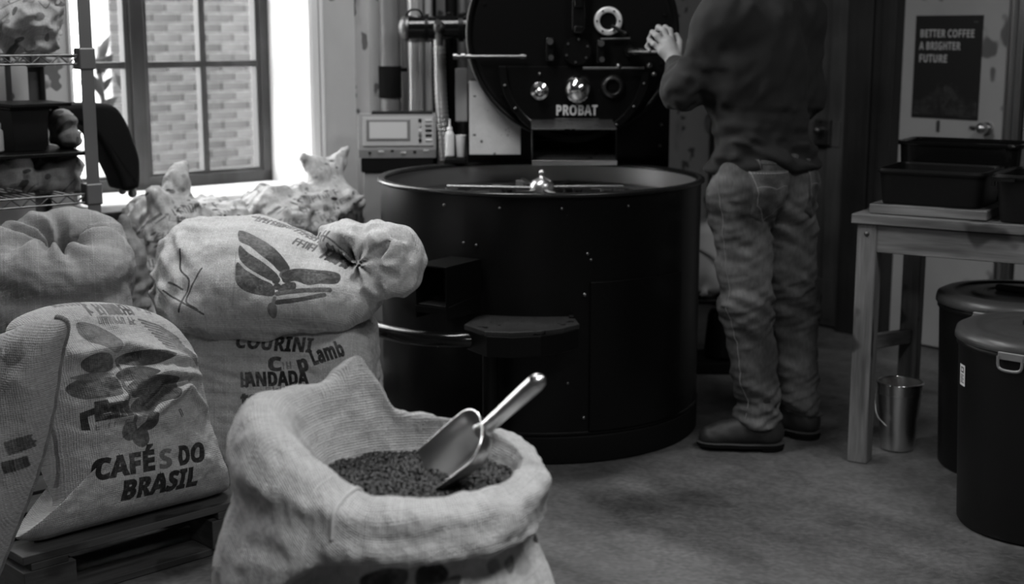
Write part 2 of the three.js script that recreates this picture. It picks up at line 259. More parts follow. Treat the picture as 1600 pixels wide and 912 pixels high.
// ---------- prints on the sacks: ink and a few painted crease shading lines, laid out in each sack's own cloth coordinates (metres) ----------
const SACK = {};
const plain = (c, w, h, l) => { c.fillStyle = `rgb(${l},${l},${l})`; c.fillRect(0, 0, w, h); };
function cloth(px, uv0, uv1, tone, draw) {
  const K = px / (uv1[0] - uv0[0]), w = px, h = Math.round(K * (uv1[1] - uv0[1]));
  return canvasTex(w, h, (c) => {
    plain(c, w, h, 255);
    const X = (u) => (u - uv0[0]) * K, Y = (v) => h - (v - uv0[1]) * K, pen = (a) => { const g = 255 * (1 - a) | 0; c.fillStyle = c.strokeStyle = `rgb(${g},${g},${g})`; };
    const P = {
      pen,
      blob(pts, a) { pen(a); const p = new THREE.CatmullRomCurve3(pts.map((q) => V(q[0], q[1], 0)), true, 'centripetal').getPoints(pts.length * 8); c.beginPath(); p.forEach((q, i) => i ? c.lineTo(X(q.x), Y(q.y)) : c.moveTo(X(q.x), Y(q.y))); c.closePath(); c.fill(); },
      poly(pts, a) { pen(a); c.beginPath(); pts.forEach((q, i) => i ? c.lineTo(X(q[0]), Y(q[1])) : c.moveTo(X(q[0]), Y(q[1]))); c.closePath(); c.fill(); },
      line(pts, wd, a) { pen(a); c.lineWidth = wd * K; c.lineCap = c.lineJoin = 'round'; const p = pts.length > 2 ? new THREE.CatmullRomCurve3(pts.map((q) => V(q[0], q[1], 0)), false, 'centripetal').getPoints(pts.length * 8) : pts.map((q) => V(q[0], q[1], 0)); c.beginPath(); p.forEach((q, i) => i ? c.lineTo(X(q.x), Y(q.y)) : c.moveTo(X(q.x), Y(q.y))); c.stroke(); },
      dot(p, rx, ry, a, turn = 0) { pen(a); c.beginPath(); c.ellipse(X(p[0]), Y(p[1]), rx * K, ry * K, -turn, 0, 7); c.fill(); },
      text(s, a, b, hgt, ink, weight = 0.1) { pen(ink); c.save(); c.translate(X(a[0]), Y(a[1])); c.rotate(-Math.atan2(b[1] - a[1], b[0] - a[0])); c.font = 'bold 100px sans-serif'; const L = Math.hypot(b[0] - a[0], b[1] - a[1]) * K, m = c.measureText(s).width; c.scale(L / m, hgt * K / 72); c.lineWidth = weight * 72; c.lineJoin = 'miter'; c.fillText(s, 0, 0); if (weight) c.strokeText(s, 0, 0); c.restore(); },
      marks(a, b, hgt, n, ink) { // worn lettering too broken to read
        const d = [(b[0] - a[0]) / n, (b[1] - a[1]) / n], l = Math.hypot(...d), nx = -d[1] / l * hgt, ny = d[0] / l * hgt;
        for (let i = 0; i < n; i++) { if (rnd() < 0.12) continue; const o = [a[0] + d[0] * i, a[1] + d[1] * i], q = (s, t) => [o[0] + d[0] * s * 0.8 + nx * t, o[1] + d[1] * s * 0.8 + ny * t], k = rnd() * 5 | 0, wd = hgt * 0.2, A = ink * (0.7 + 0.3 * rnd());
          this.line([q(0.1, 0), q(0.1, 1)], wd, A); if (k < 2) this.line([q(0.8, 0.05), q(0.8, 0.95)], wd, A); if (k % 2) this.line([q(0.1, 0.95), q(0.8, 0.95)], wd * 0.8, A); if (k > 2) this.line([q(0.1, 0.5), q(0.85, 0.2 + 0.5 * rnd())], wd, A); if (k === 0 || k === 4) this.line([q(0.1, 0.05), q(0.85, 0.05)], wd * 0.8, A); }
      },
    };
    draw(P, c, K);
    // worn ink and the grain of the cloth
    const im = c.getImageData(0, 0, w, h), D = im.data, sc = w / K / 0.155;
    for (let y = 0, i = 0; y < h; y++) for (let x = 0; x < w; x++, i += 4) {
      const u = x / w, v = y / w, ink = 1 - D[i] / 255, f = (q) => q - Math.floor(q), wv = weaveH(f(u * sc), f(v * sc)) - 0.5;
      const wear = clamp(0.82 + 0.9 * (tf(f(u), f(v * 0.999), 9, 8, 4) - 0.5) + 0.35 * wv + 0.3 * (tn(f(u), f(v * 0.999), 170, 4) - 0.5), 0.15, 1), k = 1 + 0.3 * wv + 0.12 * (tf(f(u), f(v * 0.999), 5, 15) - 0.5) + 0.1 * (tn(f(u), f(v * 0.999), 200, 4) - 0.5);
      D[i] = D[i + 1] = D[i + 2] = clamp(tone * k * (1 - 0.93 * ink * wear), 0, 255);
    }
    c.putImageData(im, 0, 0);
  }, uv0, uv1);
}
SACK.plant = cloth(1024, [-0.1, -0.12], [0.8, 0.78], 168, (p) => {
  p.text('CAFÉ', [0.1942,0.1204], [0.3621,0.1127], 0.05, 0.88, 0.1); p.text('S', [0.3697,0.1111], [0.4128,0.1088], 0.048, 0.42, 0.06); p.text('DO', [0.4308,0.1084], [0.5153,0.105], 0.048, 0.88, 0.1);
  p.text('BRASIL', [0.2636,0.0542], [0.4926,0.0456], 0.047, 0.9, 0.1);
  const leaf = (pts, a = 0.62) => p.blob(pts, a);
  leaf([[0.2127,0.4207], [0.2515,0.4355], [0.2877,0.4234], [0.2956,0.3971], [0.2707,0.3842], [0.2256,0.3935]]); leaf([[0.1713,0.3631], [0.1994,0.3791], [0.2528,0.3792], [0.2934,0.3558], [0.2923,0.3221], [0.2478,0.3212], [0.1922,0.331]], 0.6); leaf([[0.1828,0.3868], [0.2248,0.3903], [0.2628,0.3858], [0.2849,0.3746], [0.235,0.3709]], 0.4);
  leaf([[0.3005,0.4104], [0.3394,0.4236], [0.4168,0.4175], [0.4712,0.3989], [0.4109,0.3818], [0.3353,0.3902]]); leaf([[0.2872,0.3707], [0.3165,0.3846], [0.3797,0.3794], [0.4049,0.3612], [0.36,0.3509], [0.3051,0.3536]]);
  leaf([[0.2996,0.3241], [0.3356,0.3516], [0.409,0.35], [0.4644,0.3309], [0.4453,0.3091], [0.3776,0.31], [0.3242,0.3059]]); leaf([[0.3117,0.2751], [0.3306,0.3014], [0.3972,0.3101], [0.4493,0.3085], [0.4396,0.2858], [0.3863,0.2779], [0.3405,0.2496]]);
  p.line([[0.3085,0.4125], [0.3042,0.3435], [0.3083,0.2757], [0.3161,0.2218]], 0.008, 0.55); p.line([[0.3083,0.2757], [0.3409,0.2529], [0.359,0.2494]], 0.007, 0.5);
  p.dot([0.3576,0.2381], 0.021, 0.022, 0.68); p.dot([0.3006,0.2234], 0.021, 0.024, 0.68); p.dot([0.3324,0.2022], 0.024, 0.026, 0.66); p.dot([0.3414,0.2232], 0.015, 0.015, 0.6);
  p.poly([[0.1891,0.2945], [0.2222,0.3007], [0.223,0.2843], [0.206,0.282], [0.2055,0.2468], [0.1878,0.2515]], 0.85); p.text('Em', [0.2185,0.2692], [0.3069,0.2661], 0.042, 0.82, 0.22); p.marks([0.2163,0.2441], [0.3022,0.2409], 0.012, 6, 0.5);
  for (let i = 0; i < 9; i++) p.line([[0.4345,0.4911], [0.4894,0.4611], [0.5317,0.4213]].map((q) => [q[0] + 0.004 * i - 0.01, q[1] - 0.011 * i + 0.02]), 0.006, 0.35 + 0.2 * rnd());
  p.marks([0.2268,0.5835], [0.3088,0.5765], 0.03, 8, 0.55); p.marks([0.294,0.5427], [0.4317,0.5271], 0.034, 11, 0.62); p.marks([0.2925,0.5155], [0.4111,0.498], 0.02, 11, 0.5); p.marks([0.4492,0.5412], [0.5011,0.5151], 0.03, 5, 0.5);
  p.blob([[0.2462,0.5259], [0.2905,0.512], [0.33,0.4638], [0.3072,0.4271], [0.2633,0.4568], [0.2382,0.4894]], 0.42); p.marks([0.2451,0.4974], [0.3089,0.4396], 0.03, 8, 0.5);
  p.line([[0.1332,0.3205], [0.1399,0.2221], [0.1364,0.1246]], 0.006, 0.3); p.marks([0.4526,0.2324], [0.4849,0.2439], 0.02, 3, 0.6);
});
SACK.side = cloth(512, [-0.4, 0], [0.4, 0.8], 172, (p) => { p.marks([0.1639,0.4958], [0.2155,0.5024], 0.03, 8, 0.75); p.marks([0.1523,0.4542], [0.2022,0.4554], 0.026, 9, 0.8); p.marks([0.157,0.7093], [0.2139,0.7318], 0.02, 5, 0.35); p.blob([[0.1602,0.7094], [0.1909,0.7306], [0.2144,0.7224], [0.1837,0.6949]], 0.3); });
SACK.leaf = cloth(1536, [-0.45, -0.14], [0.5, 0.82], 188, (p) => {
  p.blob([[-0.0606,0.6257], [-0.0161,0.6076], [0.0382,0.5682], [0.0789,0.5192], [0.0989,0.4762], [0.075,0.4668], [0.0497,0.4935], [0.0118,0.527], [-0.022,0.5588], [-0.0507,0.5755]], 0.72);
  p.blob([[-0.0476,0.558], [-0.0213,0.5308], [0.0225,0.499], [0.0535,0.4719], [0.0712,0.4458], [0.056,0.4334], [0.0196,0.451], [-0.0164,0.475], [-0.0439,0.509]], 0.72);
  p.blob([[-0.0475,0.4938], [-0.025,0.47], [0.0203,0.4398], [0.053,0.4224], [0.0642,0.3961], [0.0608,0.3818], [0.0076,0.3871], [-0.0361,0.4085], [-0.0521,0.4424]], 0.72);
  p.dot([0.0647,0.4363], 0.012, 0.014, 0.74); p.dot([0.0691,0.4131], 0.011, 0.012, 0.7); p.dot([0.0896,0.4589], 0.018, 0.02, 0.6);
  p.blob([[0.0789,0.4625], [0.116,0.4828], [0.174,0.4846], [0.237,0.4798], [0.235,0.4393], [0.1856,0.4295], [0.1542,0.4237], [0.1189,0.435], [0.0878,0.4275]], 0.78);
  p.blob([[0.071,0.4049], [0.0948,0.4282], [0.1192,0.4285], [0.1199,0.4052], [0.0818,0.3894]], 0.7); p.line([[0.0713,0.3886], [0.1339,0.4026], [0.2144,0.4115]], 0.016, 0.55); p.line([[0.0713,0.3609], [0.1342,0.3741], [0.2006,0.3934]], 0.014, 0.62); p.dot([0.0568,0.3409], 0.014, 0.02, 0.4); p.line([[0.0643,0.3761], [0.0529,0.3294]], 0.01, 0.35);
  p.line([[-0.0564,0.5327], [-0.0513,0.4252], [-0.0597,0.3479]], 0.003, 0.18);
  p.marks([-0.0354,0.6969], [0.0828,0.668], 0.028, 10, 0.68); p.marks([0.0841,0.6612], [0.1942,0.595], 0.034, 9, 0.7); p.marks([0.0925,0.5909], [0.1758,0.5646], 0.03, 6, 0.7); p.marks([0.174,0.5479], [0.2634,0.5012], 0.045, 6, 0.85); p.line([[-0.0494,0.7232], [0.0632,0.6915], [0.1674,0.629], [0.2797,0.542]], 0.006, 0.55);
  for (const l of [[[-0.2273,0.5563], [-0.2218,0.4869], [-0.1899,0.4411], [-0.2093,0.3775], [-0.2187,0.346]], [[-0.1519,0.4771], [-0.1793,0.4254], [-0.1965,0.375], [-0.1633,0.3485]], [[-0.2749,0.4244], [-0.218,0.3793], [-0.1461,0.3356]], [[-0.2606,0.451], [-0.2108,0.4174]]]) p.line(l, 0.0055, 0.72);  // twine cords, plus crease shading painted in as dark lines
});
SACK.lower = cloth(1024, [-0.45, -0.14], [0.5, 0.55], 188, (p) => {
  p.marks([-0.1113,0.3252], [-0.0552,0.3305], 0.03, 3, 0.8); p.text('COURINI', [-0.0793,0.2622], [0.152,0.2429], 0.05, 0.85, 0.06); p.marks([0.0276,0.3238], [0.2609,0.3491], 0.035, 13, 0.8);
  p.text('Lamb', [0.1535,0.205], [0.2496,0.239], 0.048, 0.88, 0.1); p.text('C', [0.0192,0.1896], [0.0609,0.191], 0.04, 0.7, 0.12); p.marks([0.0648,0.1948], [0.1083,0.1985], 0.02, 4, 0.4); p.text('p', [0.1098,0.1851], [0.1438,0.1933], 0.045, 0.8, 0.1);
  p.text('ANDADA', [-0.0469,0.1403], [0.1383,0.1484], 0.042, 0.86, 0.1); p.marks([-0.0582,0.1402], [-0.0318,0.1402], 0.04, 2, 0.8); p.marks([-0.027,0.1133], [0.0963,0.1251], 0.02, 6, 0.45); p.text('tc', [-0.0594,0.0813], [-0.0102,0.0858], 0.036, 0.88, 0.14); p.marks([-0.0026,0.0858], [0.0581,0.0901], 0.014, 4, 0.4);
});
SACK.front = cloth(768, [0, 0], [1.57, 0.75], 184, (p) => { p.blob([[0.4824,0.0501], [0.427,0.0322], [0.3937,0.0379], [0.3991,0.0599], [0.4791,0.062]], 0.75); p.blob([[0.3774,0.0388], [0.3399,0.0318], [0.3225,0.0506], [0.3408,0.0714], [0.3771,0.0663]], 0.85); p.blob([[0.325,0.0595], [0.3001,0.058], [0.3073,0.0761], [0.3338,0.0739]], 0.7); p.blob([[0.203,0.057], [0.1791,0.0484], [0.1753,0.0695], [0.1911,0.0774]], 0.45); p.blob([[0.0372,0.0541], [-0.1344,0.0859], [-0.0391,0.0727], [0.0413,0.0694], [0.0584,0.0596]], 0.9); p.blob([[0.2455,0.0472], [0.2199,0.0447], [0.2172,0.0642], [0.2393,0.0655]], 0.3); });
SACK.back = cloth(512, [-0.4, -0.2], [0.4, 0.95], 205, (p) => {
  p.marks([-0.1935,0.7044], [-0.1794,0.6746], 0.03, 3, 0.7); p.marks([-0.1246,0.6941], [0.081,0.7287], 0.028, 9, 0.6); p.marks([-0.1271,0.6498], [-0.0237,0.6357], 0.034, 4, 0.75); p.marks([-0.1925,0.6245], [-0.1282,0.5986], 0.02, 5, 0.5); p.line([[-0.21,0.6302], [-0.132,0.5891]], 0.008, 0.5); p.marks([-0.2238,0.5347], [-0.1463,0.5302], 0.03, 3, 0.55); p.marks([-0.2188,0.5713], [-0.1953,0.5615], 0.012, 2, 0.5);
  for (let i = 0; i < 90; i++) { const u = -0.3 + 0.6 * rnd(), v = 0.5 + 0.42 * rnd(); p.dot([u, v], 0.004 + 0.018 * rnd() * rnd(), 0.004 + 0.006 * rnd(), 0.25 + 0.5 * rnd(), rnd() - 0.5); }
  for (let i = 0; i < 6; i++) p.marks([-0.2 + 0.3 * rnd(), 0.5 + 0.2 * rnd()], [0.1 + 0.1 * rnd(), 0.52 + 0.2 * rnd()], 0.02, 8, 0.4);
});
SACK.blot = cloth(512, [-0.25, -0.2], [0.25, 0.3], 200, (p) => { for (let i = 0; i < 46; i++) p.dot([-0.24 + 0.48 * rnd(), -0.18 + 0.46 * rnd()], 0.006 + 0.022 * rnd(), 0.005 + 0.01 * rnd(), 0.3 + 0.5 * rnd(), 2 * rnd()); for (let i = 0; i < 14; i++) { const u = -0.2 + 0.4 * rnd(), v = -0.15 + 0.4 * rnd(); p.line([[u, v], [u + 0.03 * rnd(), v + 0.01 - 0.03 * rnd()], [u + 0.05, v + 0.03 * rnd()]], 0.004, 0.4); } });
// ---------- pallet under the sacks ----------
const PAL = Math.atan2(0.697, 0.717);   // the pallet and the sack with the coffee plant face right, 44 degrees off the picture plane
{
  const t = thing('pallet', 'dark wooden pallet on the floor under the printed burlap coffee sacks', 'pallet', [-1.208, 0, -3.30], PAL);
  for (let i = 0; i < 7; i++) part(t, 'plank', box(1.22, 0.022, 0.125, 0.61, 0.133, -0.0625 - i * 0.156, 0.003), M.darkWood);
  for (const x of [0.07, 0.61, 1.15]) {
    part(t, 'bearer', box(0.1, 0.02, 1.06, x, 0.112, -0.53, 0.003), M.darkWood);
    for (const z of [-0.06, -0.53, -1.0]) part(t, 'block', box(0.14, 0.08, 0.12, x, 0.062, z, 0.003), M.darkWood);
  }
  for (const z of [-0.06, -0.53, -1.0]) part(t, 'skid', box(1.22, 0.02, 0.1, 0.61, 0.0115, z, 0.003), M.darkWood);
}
// ---------- sacks ----------
function ridge(p, w, a) {   // a soft raised fold (or a furrow, a < 0) along a polyline in a sack's own plane
  return (x, y) => { let d = 9; for (let i = 0; i + 1 < p.length; i++) { const ax = p[i][0], ay = p[i][1], bx = p[i + 1][0] - ax, by = p[i + 1][1] - ay, h = clamp(((x - ax) * bx + (y - ay) * by) / (bx * bx + by * by), 0, 1); d = Math.min(d, Math.hypot(x - ax - bx * h, y - ay - by * h)); } return a * Math.exp(-d * d / (w * w)); };
}
function pillow({ outline, c, front, back, disp = () => 0, rings = 90, seg = 300, pow = 2.6, exp = 0.55 }) {
  const cv = new THREE.CatmullRomCurve3(outline.map((p) => V(p[0], p[1], 0)), true, 'centripetal').getSpacedPoints(seg), pos = [], uv = [], idx = [];
  const add = (x, y, z) => { pos.push(x, y, z); uv.push(x, y); return pos.length / 3 - 1; };
  const edge = []; for (let k = 0; k < seg; k++) edge.push(add(cv[k].x, cv[k].y, 0));
  for (const s of [1, -1]) {
    let last = null; const mid = add(c[0], c[1], s * (s > 0 ? front(c[0], c[1]) : back) + (s > 0 ? disp(c[0], c[1]) : 0));
    for (let j = 1; j <= rings; j++) {
      const r = Math.sin(Math.PI / 2 * j / rings), row = [];
      for (let k = 0; k < seg; k++) {
        if (j === rings) { row.push(edge[k]); continue; }
        const x = lerp(c[0], cv[k].x, r), y = lerp(c[1], cv[k].y, r), z = Math.pow(1 - Math.pow(r, pow), exp);
        row.push(add(x, y, s * z * (s > 0 ? front(x, y) : back) + (s > 0 ? disp(x, y) : 0) * (1 - Math.pow(r, 10))));
      }
      for (let k = 0; k < seg; k++) {
        const n = (k + 1) % seg, tri = (a, b, d) => s > 0 ? idx.push(a, d, b) : idx.push(a, b, d);
        if (!last) tri(mid, row[k], row[n]); else { tri(last[k], row[k], row[n]); tri(last[k], row[n], last[n]); }
      }
      last = row;
    }
  }
  const g = new THREE.BufferGeometry(); g.setAttribute('position', new THREE.Float32BufferAttribute(pos, 3)); g.setAttribute('uv', new THREE.Float32BufferAttribute(uv, 2)); g.setIndex(idx); g.computeVertexNormals();
  g.userData.edge = cv; return g;
}
const printed = (t, l = 1, b = weave, s = 0.0026) => mat(l, 0.95, { map: t, bumpMap: b, bumpScale: s });
// the sack with the coffee plant print
{
  const base = [-1.208 - 0.697 * 0.07, 0.148, -3.3 - 0.717 * 0.07];
  const t = thing('burlap_sack', 'slumped burlap coffee sack printed with a coffee plant, on the pallet edge', 'sack', base, PAL, 'full coffee sacks');
  const F1 = ridge([[0.2668,0.2937], [0.3519,0.3463], [0.421,0.3603], [0.5507,0.3293]], 0.016, 0.0266), F2 = ridge([[0.2528,0.271], [0.3315,0.2559], [0.3475,0.2443], [0.4876,0.3137], [0.5459,0.2413]], 0.014, 0.0247), F3 = ridge([[0.2008,0.4396], [0.3473,0.4501], [0.4677,0.3962], [0.5532,0.3823]], 0.02, 0.0228), F4 = ridge([[0.3549,0.2771], [0.4317,0.3236], [0.499,0.3205]], 0.01, -0.0190), F5 = ridge([[0.2038,0.3722], [0.299,0.3981], [0.3578,0.4141]], 0.012, -0.0171);
  const g = pillow({
    outline: [[0.02,0.0226], [0.0887,0.0502], [0.1335,0.0728], [0.1223,0.1759], [0.1162,0.3197], [0.1019,0.4736], [0.1081,0.5534], [0.1989,0.5881], [0.3438,0.5857], [0.4791,0.5493], [0.5535,0.5006], [0.5999,0.4202], [0.6068,0.3179], [0.6076,0.2076], [0.6244,0.1033], [0.6314,0.0101], [0.591,-0.0189], [0.4576,-0.018], [0.3038,-0.0175], [0.1593,-0.0123], [0.0738,-0.0041]].map((p) => [p[0], Math.max(p[1], 0.002 + 0.02 * Math.max(0, 0.06 - Math.abs(p[0] - 0.05)))]),
    c: [0.3684,0.2716], back: 0.1, front: (x, y) => 0.15 + 0.02 * Math.sin((y - 0.05) * 6), pow: 3,
    disp: (x, y) => 0.009 * fbm(x * 6, y * 7, 2) + 0.003 * fbm(x * 22, y * 22, 5, 2) + F1(x, y) + F2(x, y) + F3(x, y) + F4(x, y) + F5(x, y) - 0.012 * smoothstep(y, 0.24, 0.2) * smoothstep(y, 0.08, 0.14),
  });
  const q = new THREE.Group(); const b = part(t, 'sack_body', g.rotateX(-18 * Math.PI / 180), printed(SACK.plant, 0.92));
  void q; void b;
}
// the sack at the left edge, on its end
{
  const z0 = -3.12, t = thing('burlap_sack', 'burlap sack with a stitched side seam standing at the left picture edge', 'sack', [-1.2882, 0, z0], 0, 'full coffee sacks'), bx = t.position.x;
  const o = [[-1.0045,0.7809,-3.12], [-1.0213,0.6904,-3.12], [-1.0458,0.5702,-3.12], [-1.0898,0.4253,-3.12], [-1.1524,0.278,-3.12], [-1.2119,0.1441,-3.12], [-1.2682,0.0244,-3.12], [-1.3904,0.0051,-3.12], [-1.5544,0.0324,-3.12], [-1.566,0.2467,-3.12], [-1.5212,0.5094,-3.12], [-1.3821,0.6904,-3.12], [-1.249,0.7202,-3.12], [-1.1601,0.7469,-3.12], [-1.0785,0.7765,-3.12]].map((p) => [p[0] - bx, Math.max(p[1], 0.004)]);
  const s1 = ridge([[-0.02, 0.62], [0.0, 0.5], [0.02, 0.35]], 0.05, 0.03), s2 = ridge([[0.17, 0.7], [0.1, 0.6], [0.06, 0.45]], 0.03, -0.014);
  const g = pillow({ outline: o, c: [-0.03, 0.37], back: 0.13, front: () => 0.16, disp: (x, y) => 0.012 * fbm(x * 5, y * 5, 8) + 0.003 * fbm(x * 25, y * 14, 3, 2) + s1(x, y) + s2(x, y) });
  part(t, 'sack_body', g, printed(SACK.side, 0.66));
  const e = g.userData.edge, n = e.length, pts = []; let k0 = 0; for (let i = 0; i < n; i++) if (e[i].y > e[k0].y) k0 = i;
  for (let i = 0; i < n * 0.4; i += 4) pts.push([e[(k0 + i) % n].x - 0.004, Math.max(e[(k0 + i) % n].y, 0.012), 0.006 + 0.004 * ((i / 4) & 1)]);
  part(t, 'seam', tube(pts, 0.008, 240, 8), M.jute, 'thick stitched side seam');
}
// the sack with the rolled-down mouth
{
  const base = [-1.38, 0.156, -4.25], t = thing('burlap_sack', 'burlap sack with its mouth rolled down to a crater, behind the plant-print sack', 'sack', base, 0.3, 'full coffee sacks');
  const col = rbox([0, 0.28, 0], [0.205, 0.28, 0.2], 0.14), ca = Math.cos(0.34), sa = Math.sin(0.34);
  const f = (x, y, z) => {
    const py = y - 0.575, Y = py * ca + z * sa, Z = -py * sa + z * ca, a = Math.atan2(Z, x), r = Math.hypot(x * 0.96, Z);
    const w = 0.015 * Math.sin(a * 9 + 3 * noise3(x * 4, 1, Z * 4)) * smoothstep(r, 0.24, 0.08) + 0.016 * noise3(x * 5, y * 5, z * 5);
    const tor = Math.hypot(r - 0.135, Y * (Y > 0 ? 0.82 : 0.7)) - 0.083 - w, body = col(x, y, z) + 0.006 * noise3(x * 7, y * 7, z * 7);
    const bowl = ell([0, 0.05, 0], [0.1, 0.17, 0.1])(x, Y, Z);
    return Math.min(tor, smax(smin(body, tor, 0.03), -bowl - 0.3 * w, 0.03)) - 0.0025 * noise3(x * 22, y * 22, z * 22);
  };
  part(t, 'sack_body', nets(f, [-0.27, -0.01, -0.27], [0.27, 0.75, 0.3], 0.0065, (x, y, z) => [x, y - 0.5 * z]), M.jute);
}
// the sack with the leaf print
{
  const base = [-0.7397, 0.145, -4.25], t = thing('burlap_sack', 'bulging burlap sack with a dark leaf print and a folded ear at its top', 'sack', base, 0, 'full coffee sacks');
  const L = (p) => [p[0] - base[0], p[1] - base[1], p[2] - base[2]], q = ([x, y, z]) => [x, y, z];
  const body = rbox([0.0, 0.21, -0.02], [0.322, 0.25, 0.23], 0.135);
  const parts = [ell(L([-0.8095,0.6949,-4.23]), [0.2310, 0.1733, 0.2730]), ell(L([-0.6433,0.6571,-4.22]), [0.2100, 0.1313, 0.2835]), ell(L([-0.9567,0.6835,-4.25]), [0.1150, 0.1450, 0.2100]), ell(L([-0.9815,0.747,-4.25]), [0.05, 0.05, 0.12]), ell(L([-0.8948,0.5974,-4.2]), [0.1470, 0.0525, 0.2100]), ell(L([-0.5095,0.6395,-4.24]), [0.1155, 0.0788, 0.2310])];
  const ec = L([-0.4525,0.7506,-4.06]), ear = [ell(L([-0.3705,0.7551,-4.15]), [0.0966, 0.1092, 0.1260]), ell(L([-0.4427,0.8013,-4.23]), [0.1313, 0.0525, 0.1260]), ell(L([-0.3813,0.6888,-4.13]), [0.0945, 0.0473, 0.1050]), ell(L([-0.3265,0.7364,-4.17]), [0.0630, 0.0840, 0.1050]), ell(L([-0.5107,0.8174,-4.2]), [0.0735, 0.0368, 0.1050])];
  const cuts = [cap(L([-0.5665,0.8299,-4.06]), L([-0.4421,0.7642,-4]), 0.02, 0.034), cap(L([-0.4443,0.761,-4.02]), L([-0.3439,0.7254,-4.03]), 0.034, 0.008), cap(L([-0.4453,0.7668,-4.03]), L([-0.3334,0.8194,-4.08]), 0.03, 0.008), cap(L([-0.4298,0.7459,-4.02]), L([-0.3746,0.6612,-4.05]), 0.024, 0.008), cap(L([-0.4929,0.8398,-4.07]), L([-0.4692,0.7938,-4.05]), 0.012, 0.02)];
  const topF = (x, y, z) => {
    let top = 9; for (const p of parts) top = smin(top, p(x, y, z), 0.09);
    const sag = smoothstep(x, -0.12, -0.27);
    top += 0.009 * noise3(x * 6, y * 6, z * 6) + sag * 0.014 * noise3(x * 14 + y * 9, y * 9, z * 8) + 0.006 * noise3(x * 9, y * 16, z * 7) * smoothstep(y, 0.5, 0.38);
    const a = Math.atan2(y - ec[1], x - ec[0]), er = Math.hypot(x - ec[0], y - ec[1]);
    let e = 9; for (const p of ear) e = smin(e, p(x, y, z), 0.03);
    e += 0.014 * Math.sin(a * 6 + 4 * noise3(x * 6, y * 6, 2)) * smoothstep(er, 0.17, 0.03) + 0.012 * noise3(x * 11, y * 11, z * 11);
    let d = smin(top, e, 0.014); for (const q of cuts) d = smax(d, -q(x, y, z), 0.025);
    return d - 0.002 * noise3(x * 20, y * 20, z * 20);
  };
  const bodyF = (x, y, z) => body(x, y, z) + 0.05 * smoothstep(y, 0.34, 0.5) - 0.02 * smoothstep(y, 0.3, 0.0) + 0.008 * noise3(x * 5 + 9, y * 5, z * 5) + 0.008 * noise3(x * 14, y * 9, z * 9) * smoothstep(x, -0.08, -0.26) + 0.004 * noise3(x * 9 + y * 14, y * 18, z * 9) - 0.0015 * noise3(x * 24, y * 24, z * 24);
  const uvE = (x, y, z) => [x, y - 0.5 * z];
  part(t, 'sack_body', nets(bodyF, [-0.44, 0.0, -0.38], [0.48, 0.52, 0.38], 0.0062, uvE), printed(SACK.lower, 1));
  part(t, 'folded_top', nets(topF, [-0.44, 0.2, -0.38], [0.5, 0.86, 0.38], 0.0062, uvE), printed(SACK.leaf, 1), 'folded-over top with the leaf print and the rolled ear');
}
